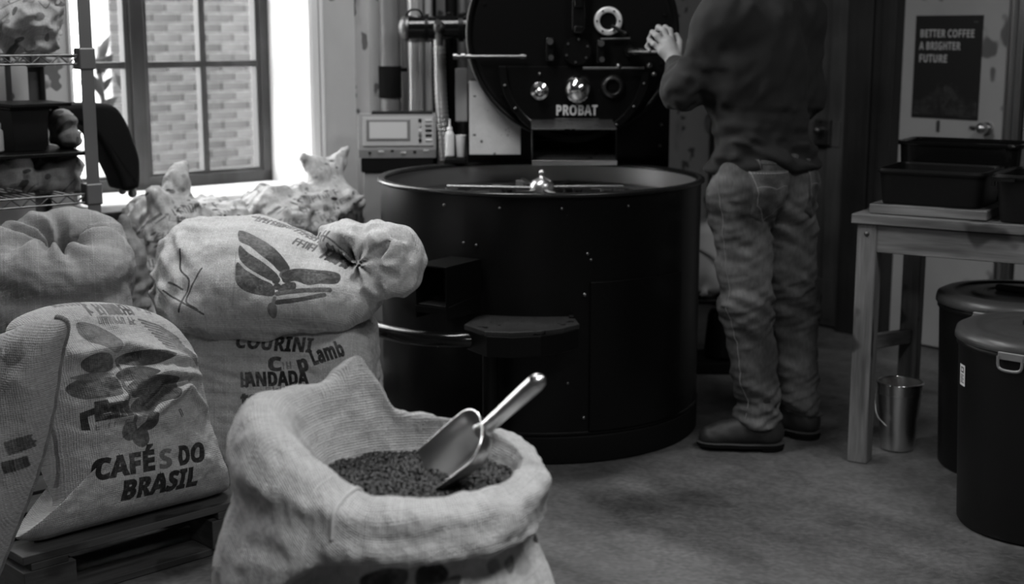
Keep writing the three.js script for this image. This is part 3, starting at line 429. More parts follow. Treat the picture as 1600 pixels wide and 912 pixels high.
// the open sack of roasted beans in front
{
  const I = [-0.165, -2.35], t = thing('open_coffee_sack', 'open burlap sack with a thick rolled collar, full of dark roasted coffee beans', 'sack', [I[0], 0, I[1]]);
  //        deg  rin   rtop  htop  rout  hmid  redge hedge bulge
  const K = [[0, .165, .195, .700, .232, .655, .222, .600], [45, .165, .205, .700, .25, .645, .245, .60], [75, .16, .205, .696, .247, .64, .25, .60], [105, .165, .205, .690, .245, .635, .255, .59], [122, .16, .195, .708, .258, .645, .268, .58], [140, .165, .22, .748, .285, .64, .305, .53, .008], [160, .172, .25, .785, .306, .645, .338, .46, .016], [185, .18, .262, .80, .313, .65, .358, .44, .018], [205, .18, .25, .80, .30, .68, .335, .47, .014], [220, .18, .222, .80, .262, .73, .27, .58], [233, .178, .2, .852, .235, .74, .24, .60], [243, .175, .195, .80, .225, .73, .23, .62], [254, .172, .188, .738, .218, .70, .22, .62], [285, .168, .186, .724, .215, .69, .215, .62], [315, .165, .186, .716, .216, .68, .215, .62], [340, .165, .19, .706, .224, .67, .22, .61]];
  const at = (deg) => {
    let i = 0; while (i + 1 < K.length && K[i + 1][0] <= deg) i++;
    const n = K.length, g = (k) => { const r = K[((k % n) + n) % n].slice(); r[8] ??= 0; r[0] += 360 * Math.floor(k / n); return r; }, p = [g(i - 1), g(i), g(i + 1), g(i + 2)], s = (deg - p[1][0]) / (p[2][0] - p[1][0]), out = [];
    for (let c = 1; c < 9; c++) { const d = (p[2][c] - p[1][c]), m1 = 0.85 * (p[2][c] - p[0][c]) / (p[2][0] - p[0][0]) * (p[2][0] - p[1][0]), m2 = 0.85 * (p[3][c] - p[1][c]) / (p[3][0] - p[1][0]) * (p[2][0] - p[1][0]), s2 = s * s, s3 = s2 * s; out.push((2 * s3 - 3 * s2 + 1) * p[1][c] + (s3 - 2 * s2 + s) * m1 + (3 * s2 - 2 * s3) * p[2][c] + (s3 - s2) * m2); void d; }
    return out;
  };
  const loft = (profile, nu, nv, amp) => {
    const pos = [], uv = [], idx = [];
    for (let i = 0; i <= nu; i++) {
      const deg = 360 * i / nu, a = deg * Math.PI / 180, pts = new THREE.CatmullRomCurve3(profile(at(deg % 360), deg).map((p) => V(p[0], p[1], 0)), false, 'centripetal').getSpacedPoints(nv); let len = 0;
      for (let j = 0; j <= nv; j++) {
        if (j) len += pts[j].distanceTo(pts[j - 1]);
        let r = pts[j].x, y = pts[j].y; const ca = Math.cos(a), sa = Math.sin(a), x = r * ca, z = r * sa;
        const tt = pts[Math.min(j + 1, nv)].clone().sub(pts[Math.max(j - 1, 0)]).normalize(), d = amp * (0.006 * fbm(x * 6 + 3, y * 6, z * 6, 2) + 0.0022 * fbm(x * 24, y * 16, z * 24, 2) + 0.006 * noise3(a * 1.2, y * 5, 4) + 0.0035 * Math.max(0, noise3(x * 9 + 3 * y, y * 16 - x * 8, z * 9)));
        r += tt.y * -d * -1 * (j ? 1 : 0); y += -tt.x * d * -1 * -1 * (j ? 1 : 0);
        pos.push(r * ca, y, r * sa); uv.push(a * 0.25, len);
      }
    }
    const w = nv + 1; for (let i = 0; i < nu; i++) for (let j = 0; j < nv; j++) { const q = i * w + j; idx.push(q, q + w, q + 1, q + 1, q + w, q + w + 1); }
    const g = new THREE.BufferGeometry(); g.setAttribute('position', new THREE.Float32BufferAttribute(pos, 3)); g.setAttribute('uv', new THREE.Float32BufferAttribute(uv, 2)); g.setIndex(idx); g.computeVertexNormals(); 
    const n = g.attributes.normal; for (let j = 0; j <= nv; j++) { const s = V(n.getX(j) + n.getX(nu * w + j), n.getY(j) + n.getY(nu * w + j), n.getZ(j) + n.getZ(nu * w + j)).normalize(); n.setXYZ(j, s.x, s.y, s.z); n.setXYZ(nu * w + j, s.x, s.y, s.z); }
    return g;
  };
  const collar = loft(([ri, rt, ht, ro, hm, re, he, bo]) => [[ri - 0.01, 0.6], [ri, 0.655], [ri + (rt - ri) * 0.35, lerp(0.655, ht, 0.55)], [rt - 0.012, ht - 0.006], [rt + (ro + bo - rt) * 0.45, ht - 0.012], [ro - 0.004 + bo, lerp(ht, hm, 0.5)], [ro, hm], [re + 0.002, lerp(hm, he, 0.6)], [re, he], [re - 0.016, he - 0.004], [re - 0.03, he + 0.03]], 420, 110, 1);
  part(t, 'rolled_collar', collar, mat(0.95, 0.95, { map: jute, bumpMap: weave, bumpScale: 0.0045 }));
  const body = loft(([ri, rt, ht, ro, hm, re, he]) => [[re - 0.03, he + 0.02], [re - 0.022, he - 0.03], [lerp(re, 0.25, 0.6), Math.min(0.45, he - 0.08)], [0.262, 0.25], [0.24, 0.07], [0.2, 0.008], [0.05, 0.004]], 200, 60, 1);
  part(t, 'sack_body', body, printed(SACK.front, 0.95));
  const sp = []; for (let j = 4; j < 76; j++) { const q = Math.round(420 * 117 / 360) * 111 + j, P = collar.attributes.position, Nn = collar.attributes.normal; sp.push([P.getX(q) + 0.0015 * Nn.getX(q), P.getY(q) + 0.0015 * Nn.getY(q), P.getZ(q) + 0.0015 * Nn.getZ(q)]); }
  part(t, 'seam', tube(sp.slice(26), 0.003, 120, 8), mat(0.95, 0.95, { map: jute }));
  // beans
  const bg = new THREE.SphereGeometry(0.0052, 12, 9).scale(1.0, 0.62, 0.74), bp = bg.attributes.position;
  for (let i = 0; i < bp.count; i++) { const y = bp.getY(i), z = bp.getZ(i); if (y > 0) bp.setY(i, y * 0.75 - 0.0014 * Math.exp(-z * z / 0.0000012)); }
  bg.computeVertexNormals();
  const heap = (x, z) => 0.662 - 0.25 * (x * x + z * z) + 0.004 * noise3(x * 14, z * 14, 1);
  const spots = []; for (let l = 0; l < 2; l++) for (let x = -0.2; x < 0.2; x += 0.0078) for (let z = -0.2; z < 0.2; z += 0.0066) { const X = x + (rnd() - 0.5) * 0.006, Z = z + (rnd() - 0.5) * 0.006; if (Math.hypot(X, Z) < 0.182) spots.push([X, heap(X, Z) - l * 0.005 + (rnd() - 0.5) * 0.004, Z]); }
  const beans = new THREE.InstancedMesh(bg, mat(0.012, 0.4), spots.length), m4 = new THREE.Matrix4(), qn = new THREE.Quaternion(), e = new THREE.Euler();
  spots.forEach((p, i) => { e.set((rnd() - 0.5) * 1.4 + (rnd() < 0.5 ? Math.PI : 0), rnd() * 6.28, (rnd() - 0.5) * 1.4); m4.compose(V(p), qn.setFromEuler(e), V(1, 1, 1).multiplyScalar(0.85 + 0.4 * rnd())); beans.setMatrixAt(i, m4); beans.setColorAt(i, grey(0.6 + 0.8 * rnd())); });
  beans.name = 'coffee_beans'; beans.castShadow = beans.receiveShadow = true; beans.userData.kind = 'stuff'; beans.userData.label = 'dark roasted coffee beans filling the sack'; t.add(beans);
  const bed = new THREE.CircleGeometry(0.178, 64).rotateX(-Math.PI / 2), B = bed.attributes.position; for (let i = 0; i < B.count; i++) B.setY(i, heap(B.getX(i), B.getZ(i)) - 0.006);
  part(t, 'bean_bed', bed, mat(0.012, 0.8)).userData.kind = 'stuff';
}
// the scoop in the beans
{
  const d = V(0.70, 0.655, 0.28).normalize(), ab = V(0.1, -0.33, 0.6); ab.addScaledVector(d, -ab.dot(d)).normalize(); const up = ab.clone().cross(d).normalize();
  const tip = V([-0.1611,0.6691,-2.33]);
  const t = thing('scoop', 'polished metal scoop stuck into the roasted beans of the open sack', 'scoop', tip.toArray()); t.quaternion.setFromRotationMatrix(new THREE.Matrix4().makeBasis(d, up, ab));
  // the trough: a half tube along local x, open towards local y, closed by a rounded back
  const pos = [], uv = [], idx = [], NU = 48, NV = 40, Lr = 0.155;
  for (let i = 0; i <= NU; i++) for (let j = 0; j <= NV; j++) {
    const s = i / NU, a = (j / NV - 0.5) * Math.PI, x = s < 0.72 ? lerp(-0.02, 0.105, s / 0.72) : 0.105 + 0.052 * Math.sin((s - 0.72) / 0.28 * Math.PI / 2), r0 = lerp(0.055, 0.06, Math.min(1, s / 0.6)), r = s < 0.72 ? r0 : 0.06 * Math.sqrt(Math.max(0, 1 - Math.pow((x - 0.105) / 0.0525, 2)));
    pos.push(x - 0.022 * (1 - s) * (1 - Math.cos(a)) * -1, -r * Math.cos(a) * 0.85, r * Math.sin(a)); uv.push(x, a * 0.05);
  }
  for (let i = 0; i < NU; i++) for (let j = 0; j < NV; j++) { const q = i * (NV + 1) + j; idx.push(q, q + 1, q + NV + 1, q + 1, q + NV + 2, q + NV + 1); }
  const inn = new THREE.BufferGeometry(); inn.setAttribute('position', new THREE.Float32BufferAttribute(pos, 3)); inn.setAttribute('uv', new THREE.Float32BufferAttribute(uv, 2)); inn.setIndex(idx); inn.computeVertexNormals();
  part(t, 'blade', inn, M.brushed);
  const rim = []; for (const [j] of [[0], [NV]]) for (let i = 0; i <= NU; i += 2) { const q = ((j ? NU - i : i) * (NV + 1) + j) * 3; rim.push([pos[q], pos[q + 1], pos[q + 2]]); }
  part(t, 'rolled_rim', tube(rim.filter((p, i) => i === 0 || V(p).distanceTo(V(rim[i - 1])) > 0.0005), 0.0016, 160, 8), M.chrome);
  const h = lathe([[0.0001, 0], [0.011, 0.001], [0.0125, 0.012], [0.0128, 0.05], [0.0145, 0.1], [0.0148, 0.135], [0.0125, 0.147], [0.006, 0.1535], [0.0001, 0.155]], 32).rotateZ(-Math.PI / 2).rotateZ(0.06).translate(0.146, -0.012, 0);
  part(t, 'handle', h, M.brushed);
  part(t, 'hanging_hole', cyl(0.0042, 0.0042, 0.0304, 0, 0, 0, 16).translate(0.285, -0.004, 0), M.blackMatte);
  part(t, 'neck', cyl(0.017, 0.012, 0.02, 0, 0, 0, 24, 'x').translate(0.15, -0.013, 0), M.brushed);
}
// the sacks on the floor below the window
function softBox(hx, hy, hz, s, ears, amp = 1) {
  const b = rbox([0, hy, 0], [hx, hy, hz], Math.min(hx, hz) * 0.6), es = ears.map((e) => e.map((p, i) => i && cap(e[i - 1], p, e[i - 1][3], p[3])).filter(Boolean)).flat();
  return nets((x, y, z) => {
    let d = b(x, y, z) + amp * (0.03 * noise3(x * 3.5 + s, y * 3.5, z * 3.5 + s) + 0.024 * noise3(x * 9 + s, y * 7, z * 9) + 0.012 * noise3(x * 19 + s, y * 19, z * 19) + 0.012 * Math.abs(noise3(x * 13, y * 11 + s, z * 13)) * smoothstep(y, hy, hy * 2) );
    for (const e of es) d = smin(d, e(x, y, z) + 0.008 * noise3(x * 30, y * 12, z * 30), 0.05);
    return d;
  }, [-hx - 0.12, -0.01, -hz - 0.1], [hx + 0.12, hy * 2 + 0.25, hz + 0.12], 0.0115, (x, y, z) => [x, y - 0.5 * z]);
}
{
  const g = 'sacks below the window', m = printed(SACK.back, 0.85), put = (x, z, turn, label, geo, mm = m) => part(thing('filled_sack', label, 'sack', room(x, 0, z), TURN + turn, g), 'sack_body', geo, mm);
  put(-3.17, 0.28, 0, 'pale printed sack under the window, next to the shelving, with a twisted ear', softBox(0.215, 0.41, 0.19, 3, [[[-0.08, 0.8, 0.08, 0.05], [-0.06, 0.9, 0.08, 0.035], [-0.03, 0.955, 0.07, 0.014]], [[-0.12, 0.78, 0.1, 0.06], [-0.17, 0.86, 0.12, 0.03]]]));
  put(-2.66, 0.27, 0, 'pale sack under the window with a tied knot of cloth on top', softBox(0.22, 0.42, 0.19, 11, [[[0.12, 0.82, 0, 0.05], [0.16, 0.9, 0, 0.03], [0.2, 0.96, 0.02, 0.016]], [[0.12, 0.82, 0, 0.05], [0.07, 0.9, 0, 0.028], [0.0, 0.94, 0.02, 0.02]], [[0.1, 0.83, 0.02, 0.04], [0.05, 0.87, 0.05, 0.025]]]));
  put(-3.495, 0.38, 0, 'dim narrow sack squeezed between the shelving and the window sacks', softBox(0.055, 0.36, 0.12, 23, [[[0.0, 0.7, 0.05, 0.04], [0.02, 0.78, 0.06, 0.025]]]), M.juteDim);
}
// ---------- the cooling tray: a tall black drum ----------
const font = await new FontLoader().loadAsync('fonts/droid/droid_sans_bold.typeface.json');
{
  const B = [0.103, 0, -5.09], t = thing('cooling_drum', 'large black round cooling drum with a thin rim, in front of the roaster', 'cooling drum', B), L = (p) => [p[0] - B[0], p[1], p[2] - B[2]], R = 0.578;
  part(t, 'shell', lathe([[R - 0.012, 0.1], [R - 0.012, 0.895], [R, 0.895], [R, 0.1]], 128), M.black);
  part(t, 'inner_wall', lathe([[R - 0.013, 0.82], [R - 0.013, 0.899]], 128), mat(0.5, 0.42, { metalness: 0.9 }), 'bare steel inner wall');
  part(t, 'rim', lathe([[R - 0.016, 0.896], [R - 0.016, 0.906], [R - 0.008, 0.911], [R + 0.006, 0.911], [R + 0.012, 0.906], [R + 0.012, 0.898], [R + 0.004, 0.894]], 128), mat(0.03, 0.25, { metalness: 0.6 }));
  part(t, 'plinth', lathe([[R - 0.03, 0.002], [R - 0.004, 0.002], [R + 0.002, 0.008], [R + 0.002, 0.09], [R - 0.004, 0.1], [R - 0.03, 0.1]], 128), M.blackMatte);
  const sieve = part(t, 'sieve_floor', lathe([[0.001, 0.832], [R - 0.014, 0.832], [R - 0.014, 0.822]], 96), mat(0.025, 0.55, { metalness: 0.4 }));
  part(sieve, 'sieve_ring', merge([0.2, 0.32, 0.44].map((r) => new THREE.TorusGeometry(r, 0.003, 6, 80).rotateX(Math.PI / 2).translate(0, 0.834, 0))), M.dullSteel);
  const hub = part(t, 'hub', lathe([[0.044, 0.833], [0.045, 0.87], [0.043, 0.885], [0.034, 0.898], [0.018, 0.906], [0.009, 0.909], [0.008, 0.918], [0.011, 0.924], [0.01, 0.931], [0.005, 0.936], [0.0001, 0.937]], 48).translate(0.006, -0.006, 0), M.brushed);
  void hub;
  for (const [deg, h, l] of [[176, 0.868, 0.34], [150, 0.862, 0.2], [20, 0.866, 0.2], [-4, 0.872, 0.3], [62, 0.866, 0.24], [100, 0.862, 0.36], [-70, 0.862, 0.4], [-120, 0.862, 0.4]]) {
    const a = -deg * Math.PI / 180, c = Math.cos(a), s = Math.sin(a), arm = part(t, 'stirring_arm', rod([0.03 * c, h - 0.004, -0.03 * s * -1], [l * c, h, l * s], 0.006), M.steel);
    part(arm, 'paddle', box(0.1, 0.03, 0.006, 0, 0, 0, 0.002).rotateY(-Math.atan2(s, c) + 0.5).translate((l - 0.04) * c, h - 0.02, (l - 0.04) * s), M.dullSteel);
  }
  // the curved access door and its rivets
  const arc = (a0, a1, y0, y1, r, d) => { const s = new THREE.Shape(); s.absarc(0, 0, r + d, a0, a1); s.absarc(0, 0, r, a1, a0, true); return new THREE.ExtrudeGeometry(s, { depth: y1 - y0, bevelEnabled: true, bevelSize: 0.0015, bevelThickness: 0.0015, bevelSegments: 2, curveSegments: 40 }).rotateX(Math.PI / 2).translate(0, y1, 0); };
  const door = part(t, 'access_door', arc(Math.PI / 2 - 0.95, Math.PI / 2 - 0.27, 0.115, 0.615, R, 0.007), M.black);
  const ang = (px) => [R * Math.sin(px), R * Math.cos(px)], riv = (a, y, r = 0.0055) => { const [x, z] = ang(a); return ball(r, x, y, z + 0.001, 12); };
  for (const [a, y] of [[0.29, 0.58], [0.29, 0.16], [0.235, 0.16], [0.235, 0.575], [0.3, 0.35], [0.91, 0.58], [0.91, 0.16]]) part(door, 'rivet', riv(a, y, 0.0075), M.steel);
  part(t, 'lower_band', lathe([[R, 0.112], [R + 0.003, 0.11], [R + 0.003, 0.102], [R, 0.1]], 128), M.black);
  for (const [a, y] of [[-0.47, 0.74], [-0.39, 0.735], [-0.25, 0.86], [0.25, 0.71], [0.27, 0.69], [0.14, 0.28], [-0.6, 0.86], [0.1, 0.86], [0.5, 0.86]]) part(t, 'rivet', riv(a, y), M.dullSteel);
  // sample outlet: an open steel box on the drum's flank
  {
    const o = new THREE.Group(); o.name = 'outlet_box'; t.add(o); o.position.set(...L([-0.2069,0.691,-4.36])); o.rotation.y = -0.56;
    part(o, 'box_top', box(0.12, 0.005, 0.2, -0.06, 0, -0.1, 0.001), M.black); part(o, 'box_side', box(0.004, 0.17, 0.2, -0.002, -0.085, -0.1, 0.001), M.black); part(o, 'box_side', box(0.004, 0.17, 0.2, -0.118, -0.085, -0.1, 0.001), M.black);
    part(o, 'box_tray', box(0.12, 0.005, 0.19, -0.06, -0.128, -0.095, 0.001).rotateX(0.08), M.dullSteel); part(o, 'box_lip', box(0.12, 0.022, 0.005, -0.06, -0.14, 0, 0.001), M.black); part(o, 'box_back', box(0.11, 0.12, 0.004, -0.06, -0.06, -0.15, 0.001), M.dullSteel);
  }
  // the discharge gate: a flat ledge, its curved arm and its post
  const ring = [[-0.1488,0.502,-4.3904], [-0.1151,0.502,-4.5131], [-0.072,0.502,-4.5661], [0.196,0.502,-4.5448], [0.2124,0.502,-4.4004], [0.1613,0.502,-4.3411], [0.0899,0.502,-4.2977], [-0.0099,0.502,-4.274], [-0.0837,0.502,-4.2882]].map(L);
  part(t, 'gate_ledge', extrude(shapeOf(ring.map((p) => [p[0], -p[2]])), 0.012, 0.003).rotateX(-Math.PI / 2).translate(0, 0.49, 0), mat(0.1, 0.45, { metalness: 0.5, map: scratchT }), 'worn flat gate ledge');
  const small = ring.map((p) => [(p[0] + 0.0) * 0.96 - 0.0006, -p[2] - 0.012]);
  part(t, 'gate_box', extrude(shapeOf(small), 0.06, 0.003).rotateX(-Math.PI / 2).translate(0, 0.428, 0), M.black);
  part(t, 'gate_lug', box(0.018, 0.022, 0.03, ...L([0.1941,0.5025,-4.5]), 0.003), M.black);
  const arm = part(t, 'gate_arm', tube([L([-0.5727,0.4747,-4.85]), L([-0.508,0.451,-4.72]), L([-0.4095,0.4534,-4.52]), L([-0.298,0.4538,-4.42]), L([-0.1732,0.4563,-4.38]), L([-0.0714,0.4552,-4.385])], 0.0255, 80, 20), M.blackGloss);
  part(arm, 'bolt', merge([ball(0.006, ...L([-0.075,0.4618,-4.355]), 12)]), M.steel); part(arm, 'bolt', ball(0.006, ...L([-0.0263,0.4597,-4.355]), 12), M.steel);
  part(t, 'gate_post', rod(L([-0.0698,0.4308,-4.41]), [L([-0.0698,0.4308,-4.41])[0], 0.004, L([-0.0698,0.4308,-4.41])[2]], 0.026, 24), M.black);
}
// ---------- the roaster ----------
{
  const B = [0.2315, 0, -5.45], t = thing('coffee_roaster', 'black drum coffee roaster with a big round front plate, gauges and a discharge chute', 'coffee roaster', B), L = (p, z) => [p[0] - B[0], p[1], z ?? p[2] - B[2]];
  const at = (p, z = 0) => V(...L(p, z)), H = 1.415, zc = (r0, r1, h, p, z, s = 32) => cyl(r0, r1, h, 0, 0, 0, s, 'z').translate(p[0], p[1], z + h / 2);
  part(t, 'drum_body', cyl(0.385, 0.385, 0.66, 0, H, -0.4, 96, 'z'), M.black);
  const face = part(t, 'front_plate', lathe([[0.0001, 0.0], [0.37, 0.0], [0.376, -0.004], [0.384, -0.004], [0.388, 0.012], [0.4, 0.014], [0.405, 0.008], [0.405, -0.05], [0.395, -0.06]], 128).rotateX(Math.PI / 2).translate(0, H, 0), M.black);
  part(face, 'plate_edge', new THREE.TorusGeometry(0.404, 0.0045, 8, 128).translate(0, H, -0.02), M.dullSteel);
  for (let i = 0; i < 12; i++) { const a = i / 12 * 6.2832 + 0.2; part(face, 'bolt', zc(0.007, 0.007, 0.006, [0.355 * Math.cos(a), H + 0.355 * Math.sin(a)], 0, 6), M.black); }
  const hx = [-0.398, 0.392];
  part(t, 'housing', box((hx[1] - hx[0]) * 1.03, 1.22, 0.5, (hx[0] + hx[1]) / 2, 0.61, -0.5, 0.004), M.black);
  const plate = part(t, 'corner_plate', box(0.2, 0.285, 0.004, hx[0] + 0.1, 1.0913, -0.068, 0.001), mat(0.95, 0.45, { metalness: 0.1, map: plateT }), 'bright bare metal corner plate');
  for (const [x, y] of [[740, 228], [748, 222], [743, 218]]) void x, y;
  void plate;
  part(t, 'screw', ball(0.007, 0.37, 1.0529, -0.248, 12), M.steel); part(t, 'screw', ball(0.008, 0.365, 0.9684, -0.248, 12), M.dullSteel);
  // lower half door with its raised flange
  {
    const c = L([0.2373,1.2901,-5.45], 0), s = new THREE.Shape(); s.absarc(0, 0, 0.285, Math.PI, 2 * Math.PI); s.lineTo(0.262, 0); s.absarc(0, 0, 0.262, 0, -Math.PI, true);
    const dr = part(t, 'half_door', extrude(s, 0.034, 0.003).translate(c[0], c[1], 0), M.blackGloss);
    const f = new THREE.Shape(); f.absarc(0, 0, 0.262, Math.PI, 2 * Math.PI);
    part(dr, 'door_panel', extrude(f, 0.012, 0.001).translate(c[0], c[1], 0), M.black);
    for (const a of [3.4, 3.75, 4.1, 5.35, 5.7, 6.05]) part(dr, 'rivet', ball(0.006, c[0] + 0.273 * Math.cos(a), c[1] + 0.273 * Math.sin(a), 0.038, 12), M.dullSteel);
  }
  // rods, hinge bars and latches
  const bar = (n, a, b, r, z, m = M.steel) => part(t, n, rod(L(a, z), L(b, z), r), m);
  const hb = bar('hinge_bar', [-0.2102,1.3287,-5.45], [0.0538,1.3287,-5.45], 0.006, 0.035);
  for (const [p, r] of [[L([-0.215,1.3287,-5.45]), 0.014], [L([-0.1857,1.3287,-5.45]), 0.016], [L([-0.1637,1.3287,-5.45]), 0.011], [L([0.0391,1.3287,-5.45]), 0.01]]) part(hb, 'nut', cyl(r, r, 0.016, p[0], p[1], 0.035, 6, 'x'), M.steel);
  const rb = bar('hinge_bar', [0.2692,1.2852,-5.45], [0.5017,1.2852,-5.45], 0.0055, 0.045);
  part(rb, 'nut', ball(0.012, ...L([0.4037,1.2925,-5.45], 0.045), 14), M.steel); part(rb, 'nut', cyl(0.02, 0.02, 0.05, ...L([0.5286,1.2876,-5.45], 0.04), 20, 'z'), M.black); part(rb, 'nut', ball(0.011, ...L([0.5186,1.2949,-5.45], 0.072), 14), M.steel); part(rb, 'nut', ball(0.009, ...L([0.5363,1.2635,-5.45], 0.072), 14), M.steel);
  for (const p of [L([0.144,1.3552,-5.45], 0), L([0.337,1.348,-5.45], 0)]) { const l = part(t, 'latch', box(0.034, 0.09, 0.03, p[0], p[1], 0.02, 0.008), M.blackGloss); part(l, 'latch_bolt', zc(0.012, 0.012, 0.02, [p[0], p[1] + 0.03], 0.03, 20), M.dullSteel); part(l, 'latch_bolt', zc(0.01, 0.01, 0.016, [p[0] + 0.004, p[1] - 0.03], 0.03, 20), M.dullSteel); }
  {   // blind cover in the middle
    const p = L([0.2466,1.3504,-5.45], 0), c = part(t, 'blind_cover', zc(0.054, 0.054, 0.03, p, 0.005, 48), M.blackGloss);
    for (let i = 0; i < 6; i++) part(c, 'bolt', zc(0.005, 0.005, 0.006, [p[0] + 0.043 * Math.cos(i * 1.047 + 0.4), p[1] + 0.043 * Math.sin(i * 1.047 + 0.4)], 0.034, 6), M.dullSteel);
  }
  {   // bright sight glass and lever
    const p = L([0.3649,1.4607,-5.45], 0), ring = part(t, 'sight_glass_ring', lathe([[0.032, 0], [0.032, 0.018], [0.036, 0.02], [0.05, 0.02], [0.054, 0.016], [0.054, 0]], 64).rotateX(Math.PI / 2).translate(p[0], p[1], 0), mat(0.85, 0.4, { metalness: 0.6 }), 'bright metal ring');
    part(ring, 'sight_glass', zc(0.033, 0.033, 0.006, p, 0.004, 40), M.blackGloss);
    for (let i = 0; i < 6; i++) part(ring, 'bolt', zc(0.004, 0.004, 0.004, [p[0] + 0.043 * Math.cos(i * 1.047), p[1] + 0.043 * Math.sin(i * 1.047)], 0.02, 6), M.black);
    part(t, 'lever', merge([rod(L([0.3773,1.4439,-5.45], 0.03), L([0.4264,1.4152,-5.45], 0.05), 0.007), ball(0.012, ...L([0.4289,1.4128,-5.45], 0.052))]), M.black);
  }
  {   // chrome dome
    const p = L([0.2503,1.2052,-5.45], 0.01); part(t, 'chrome_dome', lathe([[0.0001, 0.062], [0.022, 0.058], [0.04, 0.045], [0.05, 0.028], [0.054, 0.01], [0.054, 0], [0.058, -0.002], [0.058, -0.008]], 64).rotateX(Math.PI / 2).translate(...p), M.chrome);
    part(t, 'dome_screw', ball(0.007, p[0], p[1] - 0.056, 0.022, 12), M.dullSteel);
  }
  {   // chrome knob on a disc
    const p = L([0.1055,1.1979,-5.45], 0.012), k = part(t, 'knob', lathe([[0.0001, 0.05], [0.012, 0.048], [0.02, 0.036], [0.017, 0.022], [0.01, 0.014], [0.012, 0.008], [0.033, 0.005], [0.034, 0]], 40).rotateX(Math.PI / 2).translate(...p), M.chrome);
    part(k, 'bolt', ball(0.006, ...L([0.1053,1.2635,-5.45], 0.016), 12), M.steel);
  }
  {   // dark porthole
    const p = L([0.3851,1.215,-5.45], 0.01); const r = part(t, 'porthole', lathe([[0.026, 0], [0.026, 0.02], [0.03, 0.024], [0.043, 0.018], [0.045, 0]], 48).rotateX(Math.PI / 2).translate(...p), mat(0.06, 0.35, { metalness: 0.8 })); part(r, 'glass', zc(0.027, 0.027, 0.006, p, 0.014, 32), M.blackGloss);
  }
  part(t, 'sample_trier', merge([rod(L([0.4469,1.348,-5.45], 0.06), L([0.5617,1.348,-5.45], 0.2), 0.014, 20), cyl(0.022, 0.022, 0.06, ...L([0.4469,1.348,-5.45], 0.03), 24, 'z')]), M.blackGloss);
  part(t, 'feed_lever', merge([box(0.05, 0.13, 0.05, ...L([0.2503,1.4917,-5.45], 0.03), 0.006), box(0.03, 0.2, 0.03, ...L([0.2493,1.6104,-5.45], 0.05), 0.006), box(0.036, 0.03, 0.06, ...L([0.2508,1.4296,-5.45], 0.03), 0.008)]), M.blackGloss);
  part(t, 'small_rod', rod(L([0.3365,1.3936,-5.45], 0.02), L([0.4486,1.396,-5.45], 0.02), 0.004), M.dullSteel);
  {   // raised lettering on the half door
    const g = new TextGeometry('PROBAT', { font, size: 0.0385, depth: 0.005, curveSegments: 6, bevelEnabled: true, bevelSize: 0.0006, bevelThickness: 0.0008, bevelSegments: 1 }); g.computeBoundingBox(); const b = g.boundingBox, p = L([0.2487,1.1052,-5.45], 0.014), sx = 0.158 / (b.max.x - b.min.x);
    g.translate(-(b.min.x + b.max.x) / 2, -b.min.y, 0).scale(sx, 1, 1).translate(p[0], p[1], 0.014);
    part(t, 'maker_lettering', g, mat(0.75, 0.4, { metalness: 0.3 }), 'raised metal letters reading PROBAT');
    part(t, 'lettering_bar', box(0.17, 0.006, 0.006, p[0], p[1] - 0.014, 0.016, 0.001), M.dullSteel);
  }
  {   // discharge chute
    const x0 = L([0.0695,1.0925,-5.3])[0] + 0.004, x1 = L([0.3882,1.0925,-5.3])[0] - 0.004, w = x1 - x0, cx = (x0 + x1) / 2, yt = 1.0881, yf = 1.0696, yb = 0.9434, sl = Math.atan2(yt - yf, 0.26);
    part(t, 'chute_hood', box(w, 0.005, 0.27, 0, 0, 0, 0.001).rotateX(sl).translate(cx, (yt + yf) / 2, 0.135), M.dullSteel);
    const side = shapeOf([[0, yt], [-0.27, yf], [-0.3, yb], [0, yb + 0.07]]);
    for (const x of [x0, x1 - 0.004]) part(t, 'chute_side', new THREE.ExtrudeGeometry(side, { depth: 0.004, bevelEnabled: false }).rotateY(Math.PI / 2).translate(x, 0, 0), M.black);
    part(t, 'chute_tray', box(w, 0.005, 0.3, 0, 0, 0, 0.001).rotateX(0.2).translate(cx, yb + 0.036, 0.15), M.dullSteel);
    part(t, 'chute_lip', box(w, 0.018, 0.006, cx, yb + 0.006, 0.3, 0.001), M.brushed);
    part(t, 'chute_back', box(w, 0.12, 0.004, cx, yb + 0.13, 0.01, 0.001), M.blackMatte);
  }
  part(t, 'loading_hopper', lathe([[0.08, 1.8], [0.09, 1.95], [0.28, 2.3], [0.29, 2.32], [0.275, 2.31], [0.08, 1.96]], 48).translate(0, 0, -0.3), M.black);
}
